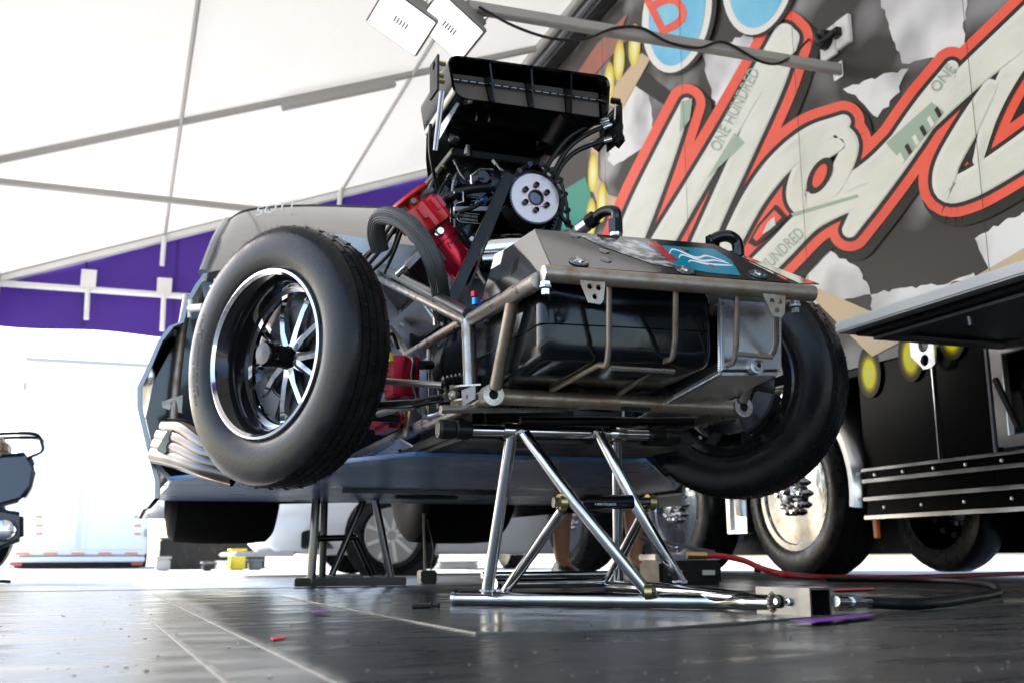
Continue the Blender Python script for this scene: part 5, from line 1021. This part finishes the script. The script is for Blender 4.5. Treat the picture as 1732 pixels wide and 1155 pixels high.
# red hose
rh = thing('air_hose', 'red air hose with brass end running along the floor before the trailer wheels', 'hose', at(1400, 972, Z=0))
P = [at(1195, 939, Y=3.9), at(1222, 940, Y=3.88), at(1260, 948, Y=3.85), at(1290, 961, Y=3.8), at(1340, 972, Y=3.72)]
P = [V(p.x, p.y, max(p.z, .014)) for p in P] + [at(1420, 976, Z=.014), at(1550, 975, Z=.014), at(1732, 969, Z=.014), at(1860, 966, Z=.014)]
MB().tube(smooth(P, 8), .0125, 10).build('hose', K['redhose'], rh); MB().tube([P[0] + V(-.08, .02, 0.002), P[0]], .015, 8).build('brass_coupling', K['brass'], rh)
# black pump the hose ends at
c = at(1150, 950, Y=4.15); c.z = 0
pm = thing('air_pump', 'low black pump with silver lever standing before the trailer wheel', 'pump', c)
MB().box(c + V(0, 0, .05), (.3, .2, .1)).build('case', K['satin'], pm, bevel=.012); MB().box(c + V(.0, 0, .115), (.32, .16, .025)).build('top_plate', K['alu_dull'], pm, bevel=.004); MB().bar(c + V(-.2, -.02, .2), c + V(.16, -.02, .135), .03, .014).build('lever', K['grey'], pm, bevel=.003)
for x in (-.08, .08): MB().box(c + V(x, -.103, .05), (.06, .006, .02)).build('label_plate', K['white_paint'], pm)
c = at(1282, 968, Z=0); cl = thing('hose_clip', 'small black clip holding the red hose beside the trailer tyre', 'clip', c); MB().box(c + V(0, 0, .02), (.05, .04, .04)).build('foot', K['satin'], cl, bevel=.008); MB().lathe([(-.015, .022), (.015, .022), (.015, .014), (-.015, .014)], c + V(0, 0, .045), (1, 0, .1), 14, True).build('ring', K['satin'], cl)
# tape scraps
def scrap(pts, m, label):
    P = [at(x, y, Z=.0062) for x, y in pts]; mb = MB().prism(P, (0, 0, .0012)); c_ = sum(P, V(0, 0, 0)) / len(P); return tag(mb.build('tape_scrap', K[m], loc=(c_.x, c_.y, 0)), label, 'tape')
scrap([(1336, 1049), (1400, 1044), (1440, 1040), (1482, 1038), (1470, 1042), (1420, 1048), (1380, 1052)], 'ptape', 'torn purple tape strip stuck below the square handle socket')
scrap([(526, 1032), (560, 1033), (552, 1035), (530, 1035)], 'ptape', 'faint purple tape mark left of the plastic sheet')
P = [at(x, y, Z=.001) for x, y in ((457, 1079), (482, 1077), (480, 1080), (462, 1082))]; tag(MB().prism(P, (0, 0, .0015)).build('tape_scrap', K['rtape'], loc=(P[0].x, P[0].y, 0)), 'small red tape scrap on the dark floor seam', 'tape')
scrap([(1410, 995), (1478, 993), (1478, 996), (1412, 998)], 'rtape', 'thin red tape line on the floor behind the black hose')
# base of a thin stand with cable behind the jack
c = at(722, 985, Z=0); c = V(c.x, c.y, 0)
st = thing('cable_stand', 'thin stand with black weighted foot between the two jack stands', 'stand', c)
MB().box(c + V(0, 0, .03), (.08, .08, .06)).build('weight', K['satin'], st, bevel=.006); MB().tube([c + V(-.01, 0, .06), c + V(-.02, 0, .33)], .007, 8).build('pole', K['alu_bar'], st); MB().tube(smooth([c + V(.02, 0, .06), c + V(.04, .03, .16), c + V(.0, .0, .3)], 6), .004, 6).build('cable', K['rubber'], st)

# ================================================================ PERSON BEHIND THE CAR
def skinned(name, verts, edges, radii, m, parent, sub=2):
    me = bpy.data.meshes.new(name); me.from_pydata(verts, edges, []); o = bpy.data.objects.new(name, me); C.objects.link(o)
    md = o.modifiers.new('s', 'SKIN'); md.use_smooth_shade = True; o.modifiers.new('u', 'SUBSURF').levels = sub
    for i, sv in enumerate(me.skin_vertices[0].data): sv.radius = (radii[i][0], radii[i][1]) if isinstance(radii[i], tuple) else (radii[i], radii[i]); sv.use_root = (i == 0)
    dg = bpy.context.evaluated_depsgraph_get(); me2 = bpy.data.meshes.new_from_object(o.evaluated_get(dg)); bpy.data.objects.remove(o); bpy.data.meshes.remove(me)
    me2.materials.clear(); me2.materials.append(K[m])
    for p_ in me2.polygons: p_.use_smooth = True
    o2 = bpy.data.objects.new(name, me2); C.objects.link(o2); o2.parent = parent; o2.location = -Vector(parent.location) if parent.type == 'EMPTY' else V(0, 0, 0); return o2
B = V(2.26, 4.93, 0)
per = thing('person', 'person in dark shorts and black shoes standing bent over behind the race car', 'person', B)
l, r_ = V(2.085, 5.0, 0), V(2.43, 4.87, 0)
hip = B + V(0, .0, .86)
vt = [hip, hip + V(-.02, -.1, .2), hip + V(-.05, -.22, .38), hip + V(-.08, -.34, .5), hip + V(-.1, -.42, .56), hip + V(-.11, -.48, .6),
      hip + V(-.09, .01, -.06), l + V(.02, -.02, .48), l + V(.0, .01, .3), l + V(0, .01, .09), l + V(-.005, -.11, .035),
      hip + V(.09, -.01, -.06), r_ + V(-.02, -.02, .48), r_ + V(.0, .01, .3), r_ + V(0, .01, .09), r_ + V(-.005, -.11, .035),
      hip + V(-.24, -.33, .4), hip + V(-.34, -.45, .2), hip + V(-.36, -.62, .08), hip + V(-.36, -.68, .04),
      hip + V(.1, -.37, .42), hip + V(.18, -.52, .22), hip + V(.08, -.68, .1), hip + V(.06, -.74, .06)]
ed = [(0, 1), (1, 2), (2, 3), (3, 4), (4, 5), (0, 6), (6, 7), (7, 8), (8, 9), (9, 10), (0, 11), (11, 12), (12, 13), (13, 14), (14, 15), (3, 16), (16, 17), (17, 18), (18, 19), (3, 20), (20, 21), (21, 22), (22, 23)]
rd = [.13, .13, .15, .12, .055, .06, .095, .06, .055, .036, .035, .095, .06, .055, .036, .035, .05, .04, .03, .03, .05, .04, .03, .03]
body = skinned('body', vt, ed, rd, 'skin', per)
hc = hip + V(-.13, -.54, .62)
hd_ = MB().ball(hc, .1, 20, (.8, .95, 1.15)).build('head', K['skin'], body); MB().ball(hc + V(0, .02, .025), .104, 20, (.82, .92, 1.08)).build('hair', K['hair'], body)
MB().loft([[hip + V(x * .19 + dx, y * .14, .12) for x, y in [(math.cos(a * .393), math.sin(a * .393)) for a in range(16)]] if k == 0 else [hip + V(x * .18 * (1 + .02 * k), y * .145, .12 - .09 * k) for x, y in [(math.cos(a * .393), math.sin(a * .393)) for a in range(16)]] for k, dx in ((0, 0), (1, 0), (2, 0))]).build('shorts_waist', K['cloth'], body)
for q, s in ((l, -1), (r_, 1)):
    a, b = hip + V(.085 * s, 0, -.02), q + V(-.02 * s, -.01, .53)
    MB().tube([a, a.lerp(b, .5), b], [.125, .112, .105], 18).build('shorts_leg', K['cloth'], body)
    f0_ = q + V(0, .07, .0)
    MB().loft([[q + V(x * w_, dy, z) for x, z in ((-1, .0), (1, .0), (1, h_ * .6), (.6, h_), (-.6, h_), (-1, h_ * .6))] for dy, w_, h_ in ((.085, .03, .06), (.05, .042, .1), (-.02, .045, .1), (-.09, .048, .075), (-.15, .045, .055), (-.185, .028, .035))]).build('shoe', K['shoe'], body, bevel=.008, ang=60)
MB().tube([hip + V(-.0, -.02, .08), hip + V(-.02, -.12, .22), hip + V(-.05, -.24, .39), hip + V(-.08, -.33, .49)], [.165, .165, .18, .12], 20).build('shirt', K['shirt'], body)
for s, i0 in ((-1, 16), (1, 20)): MB().tube([vt[3], vt[i0], vt[i0].lerp(vt[i0 + 1], .6)], [.085, .075, .06], 14).build('shirt_sleeve', K['shirt'], body)
for i0 in (19, 23):
    for k in range(5): MB().tube(smooth([vt[i0] + V(-.03 + .015 * k, -.0, 0), vt[i0] + V(-.036 + .018 * k, -.045, -.01), vt[i0] + V(-.034 + .017 * k, -.07, -.035)], 4), [.009] * 9, 8).build('finger', K['skin'], body)

# ================================================================ BACKGROUND
# white car on the sunlit ground
wc = thing('white_car', 'white parked coupe seen through the rear jack stand', 'car', V(3.3, 9.6, -.03))
CY = 9.9; xf = 1.1
def csec(x, zb_, zt, hw, ins): return [V(x, CY + y, z - .03) for y, z in ((-hw, zb_ + .12), (-hw + .03, zb_), (hw - .03, zb_), (hw, zb_ + .12), (hw, zt * .72), (hw - ins, zt), (-hw + ins, zt), (-hw, zt * .72))]
MB().loft([csec(xf, .3, .6, .62, .1), csec(xf + .12, .2, .68, .78, .14), csec(xf + .45, .18, .78, .86, .12), csec(xf + 1.2, .18, .9, .9, .1), csec(xf + 1.7, .18, .96, .92, .12), csec(xf + 3.6, .18, .98, .92, .12), csec(xf + 4.3, .2, 1.0, .9, .12), csec(xf + 4.65, .3, .95, .8, .12)]).build('body', K['carwhite'], wc, bevel=.02, ang=50)
MB().loft([[V(xf + 1.5 + a_, CY + y * k_, .9 + z) for a_, y, z in ((0, -.78, 0), (.75, -.62, .42), (1.8, -.62, .42), (2.7, -.74, .06))] for k_ in (1, -1)], True, True).build('cabin', K['carglass'], wc)
MB().box((xf + .02, CY - .45, .55), (.1, .3, .12)).build('headlight', K['lamp'], wc, bevel=.02); MB().box((xf + .02, CY + .45, .55), (.1, .3, .12)).build('headlight', K['lamp'], wc, bevel=.02)
MB().prism([V(xf + .3, CY - .87, .2), V(xf + .3, CY - .87, .34), V(xf + .42, CY - .88, .37), V(xf + .58, CY - .89, .2)], (0, .03, 0)).build('fog_light_recess', K['carglass'], wc, bevel=.01)
MB().box((xf + .01, CY, .34), (.06, .9, .16)).build('grille', K['satin'], wc, bevel=.02)
MB().box((xf + .02, CY, .16), (.5, 1.6, .04)).build('front_splitter', K['carwhite'], wc, bevel=.015)
MB().lathe([(-.01, .405), (.0, .405)], V(2.16, CY - .912, .3), (0, -1, 0), 36).build('wheel_arch', K['satin'], wc); MB().lathe([(-.01, .405), (.0, .405)], V(4.75, CY - .925, .3), (0, -1, 0), 36).build('wheel_arch', K['satin'], wc)
for x in (2.16, 4.75):
    for s in (-1, 1):
        c = V(x, CY + s * .86, .31); rim = MB().lathe([(.07, .24), (.075, .225), (.02, .21), (.015, .05), (.05, .04), (.05, 0)], c, (0, s, 0), 30).build('wheel', K['alu_bar'], wc)
        MB().lathe([(.06, .235), (.08, .27), (.06, .33), (-.0, .34), (-.12, .34), (-.14, .25)], c, (0, s, 0), 36).build('tyre', K['tyre'], rim)
        for k in range(9): th = .698 * k; e = V(math.cos(th), 0, math.sin(th)); MB().bar(c + V(0, s * .055, 0) + e * .04, c + V(0, s * .065, 0) + e * .225, .03, .03, V(0, 1, 0)).build('spoke', K['white_paint'], rim)
# white box truck seen from behind
K['brightwhite'] = mat('bright_white_trailer_skin', (.9, .9, .89), .4)
BT = thing('enclosed_trailer', 'white enclosed trailer seen from behind beyond the awning', 'trailer', V(-.75, 20.8, -.03))
MB().box((-.74, 24.0, 1.95), (2.3, 6.6, 3.5)).build('cargo_box', K['brightwhite'], BT, bevel=.03)
for s in (-1, 1): MB().box((-.74 + s * .565, 20.69, 1.95), (1.1, .03, 3.3)).build('rear_door', K['brightwhite'], BT, bevel=.006)
for s in (-1, 1):
    for z in (.6, 1.9, 3.2): MB().box((-.74 + s * 1.12, 20.66, z), (.06, .03, .14)).build('door_hinge', K['alu_bar'], BT, bevel=.006)
    MB().tube([(-.74 + s * .08, 20.65, .35), (-.74 + s * .08, 20.65, 3.45)], .018, 8).build('lock_rod', K['brightwhite'], BT)
MB().box((-.74, 20.66, 3.7), (2.3, .05, .07)).build('roof_rail', K['alu_bar'], BT, bevel=.01); MB().box((-.74, 20.62, .13), (2.25, .1, .09)).build('rear_bumper', K['brightwhite'], BT, bevel=.015)
MB().box((-.74, 23.5, .08), (2.1, 5.4, .2)).build('chassis', K['satin'], BT)
for px in (66, 233):
    for py in (873, 888, 902): p = at(px, py, Y=20.6); MB().box((p.x, 20.66, p.z), (.11, .012, .028)).build('reflector', K['orange'], BT)
for k in range(5): MB().box((-1.65 + .45 * k, 20.64, .235), (.22, .012, .03)).build('reflector', K['orange'], BT)
for x in (-1.86, .38):
    for y in (24.0, 24.9): MB().lathe([(-.09, .2), (-.11, .28), (-.1, .34), (-.07, .36), (.07, .36), (.1, .34), (.11, .28), (.09, .2)], (x, y, .33), (1, 0, 0), 28).build('wheel', K['tyre'], BT)
for s in (-1, 1): MB().box((-.74 + s * 1.0, 20.6, .06), (.2, .03, .08)).build('tail_light', K['truckred'], BT, bevel=.01)
# service truck far behind the slick
TK = thing('service_truck', 'silver service truck with faded red panels far behind the jack stands', 'truck', V(4.6, 13.4, -.03))
tx = 4.55; ty = 13.2
MB().box((tx, ty + 1.6, .62), (1.5, 3.2, .18)).build('flatbed', K['alu_bar'], TK, bevel=.01); MB().box((tx, ty, .48), (1.5, .08, .16)).build('bumper', K['alu_bar'], TK, bevel=.01)
for x, w_, h_ in ((-.5, .38, .8), (-.02, .5, .95), (.48, .4, .9)): MB().box((tx + x, ty + .35, .72 + h_ / 2), (w_, .6, h_)).build('cabinet', K['truckred'] if x > -.4 else K['alu_bar'], TK, bevel=.02)
for x in (-.45, .5): MB().box((tx + x, ty - .05, .5), (.2, .03, .08)).build('tail_light', K['truckred'] if x < 0 else K['orange'], TK, bevel=.008)
for x in (-.62, .62): MB().lathe([(-.1, .22), (-.11, .33), (-.08, .36), (.08, .36), (.11, .33), (.1, .22)], (tx + x, ty + 1.1, .33), (1, 0, 0), 24).build('wheel', K['tyre'], TK)
MB().box((tx, ty + 3.4, 1.1), (1.5, 1.0, 1.3)).build('cab', K['carwhite'], TK, bevel=.12)
# scattered pit gear in the far background
def crate(px, py, D, sx, sz, m, label, cat='crate'):
    p = at(px, py, D=D); p = V(p.x, p.y, -.03); o = thing('gear_crate', label, cat, p, 'pit gear standing far behind the race car')
    MB().box(p + V(0, 0, sz / 2), (sx, .4, sz)).build('bin', K[m], o, bevel=.02); MB().box(p + V(0, 0, sz + .015), (sx + .03, .43, .03)).build('lid', K[m if m != 'satin' else 'grey'], o, bevel=.008)
crate(318, 955, 16, .85, .45, 'satin', 'wide dark bin under the near slick, left of the yellow crate'); crate(400, 957, 14.5, .2, .26, 'yellow', 'small yellow crate under the near rear slick'); crate(431, 957, 14.6, .16, .12, 'grey', 'small grey crate right of the yellow crate'); crate(402, 955, 16.6, .8, .5, 'satin', 'tall dark bin behind the yellow crate'); crate(275, 958, 14, .18, .16, 'alu_bar', 'little grey metal crate beside the enclosed trailer')
crate(770, 956, 15.5, .6, .08, 'white_paint', 'flat white crate under the far slick'); crate(350, 959, 13.6, .12, .09, 'satin', 'tiny black crate before the wide dark bin'); crate(374, 958, 14.2, .14, .1, 'alu', 'tiny bright metal crate left of the yellow crate')
# a dark marquee far away behind the car so the gear reads against it
# scooter at the left edge
SD = at(8, 980, D=5.5); sx_, sy_ = -.93, 6.2
sco = thing('scooter', 'dark slate blue scooter parked at the left edge of the awning', 'scooter', V(sx_ - .1, sy_, -.0))
def spnt(px, py, dy=0): p = at(px, py, Y=sy_); return V(p.x, sy_ + dy, p.z)
for x, nm in ((-.56 - .22, 'rear'), (-.56 - 1.45, 'front')):
    c = V(x, sy_, .235); w1 = MB().lathe([(-.04, .15), (-.055, .19), (-.04, .23), (.0, .24), (.04, .23), (.055, .19), (.04, .15)], c, (0, 1, 0), 32, True).build('wheel', K['tyre'], sco); MB().lathe([(-.03, .15), (.03, .15)], c, (0, 1, 0), 20).build('rim', K['darkchrome'], w1)
tail = [(-.49, .68), (-.455, .6), (-.47, .48), (-.5, .41)]
MB().loft([[V(x, sy_ + y, z) for x, y, z in ((-1.2, -w_, .42), (-.7, -w_, .36), (-.51, -w_ * .5, .42), (-.475, -w_ * .35, .5), (-.46, -w_ * .4, .6), (-.5, -w_ * .6, .68), (-.9, -w_, .62), (-1.2, -w_, .55))] for w_ in (-.17, .17)]).build('rear_body', K['scoot'], sco, bevel=.025, seg=3, ang=55)
MB().loft([[V(x, sy_ + y, z) for x, y, z in ((-1.0, y_, .2), (-.62, y_, .16), (-.49, y_ * .6, .22), (-.5, y_ * .8, .36), (-.7, y_, .4), (-1.0, y_, .36))] for y_ in (-.13, .13)]).build('engine_cover', K['scoot'], sco, bevel=.02, ang=55)
MB().lathe([(-.03, .06), (.03, .05), (.04, .02)], V(-.58, sy_ - .14, .27), (0, -1, 0), 16).build('exhaust_cap', K['chrome'], sco)
MB().box((-.95, sy_, .7), (.7, .28, .1)).build('seat', K['scootbrown'], sco, bevel=.03, seg=3)
MB().tube(smooth([V(-.75, sy_ - .1, .76), V(-.5, sy_ - .1, .775), V(-.45, sy_ - .05, .75), V(-.45, sy_ + .05, .75), V(-.5, sy_ + .1, .775), V(-.75, sy_ + .1, .76)], 5), .009, 8).build('grab_rail', K['satin'], sco); MB().tube(smooth([V(-.45, sy_ - .05, .75), V(-.44, sy_ - .05, .69), V(-.52, sy_ - .08, .64)], 5), .008, 8).build('grab_rail', K['satin'], sco)
p = spnt(50, 801); MB().box(p, (.06, .04, .03)).build('turn_signal', K['grey'], sco, bevel=.008); MB().tube([p, spnt(32, 803)], .005, 6).build('signal_stem', K['satin'], sco); 
MB().box((-1.6, sy_, .3), (.8, .28, .06)).build('footboard', K['satin'], sco, bevel=.02); MB().loft([[V(-2.0, sy_ - .2, .3), V(-2.0, sy_ + .2, .3), V(-2.08, sy_ + .18, .85), V(-2.08, sy_ - .18, .85)], [V(-1.95, sy_ - .2, .3), V(-1.95, sy_ + .2, .3), V(-2.03, sy_ + .18, .85), V(-2.03, sy_ - .18, .85)]]).build('leg_shield', K['scoot'], sco, bevel=.02)
MB().tube([V(-2.05, sy_ - .32, 1.0), V(-2.08, sy_, .97), V(-2.05, sy_ + .32, 1.0)], .015, 8).build('handlebar', K['satin'], sco); MB().tube([V(-2.08, sy_, .97), V(-2.01, sy_, .25)], .025, 8).build('fork', K['satin'], sco)
MB().tube(smooth([V(-.85, sy_ - .05, .16), V(-.7, sy_ - .2, .03), V(-.52, sy_ - .24, .012)], 5), .009, 8).build('kickstand', K['satin'], sco)
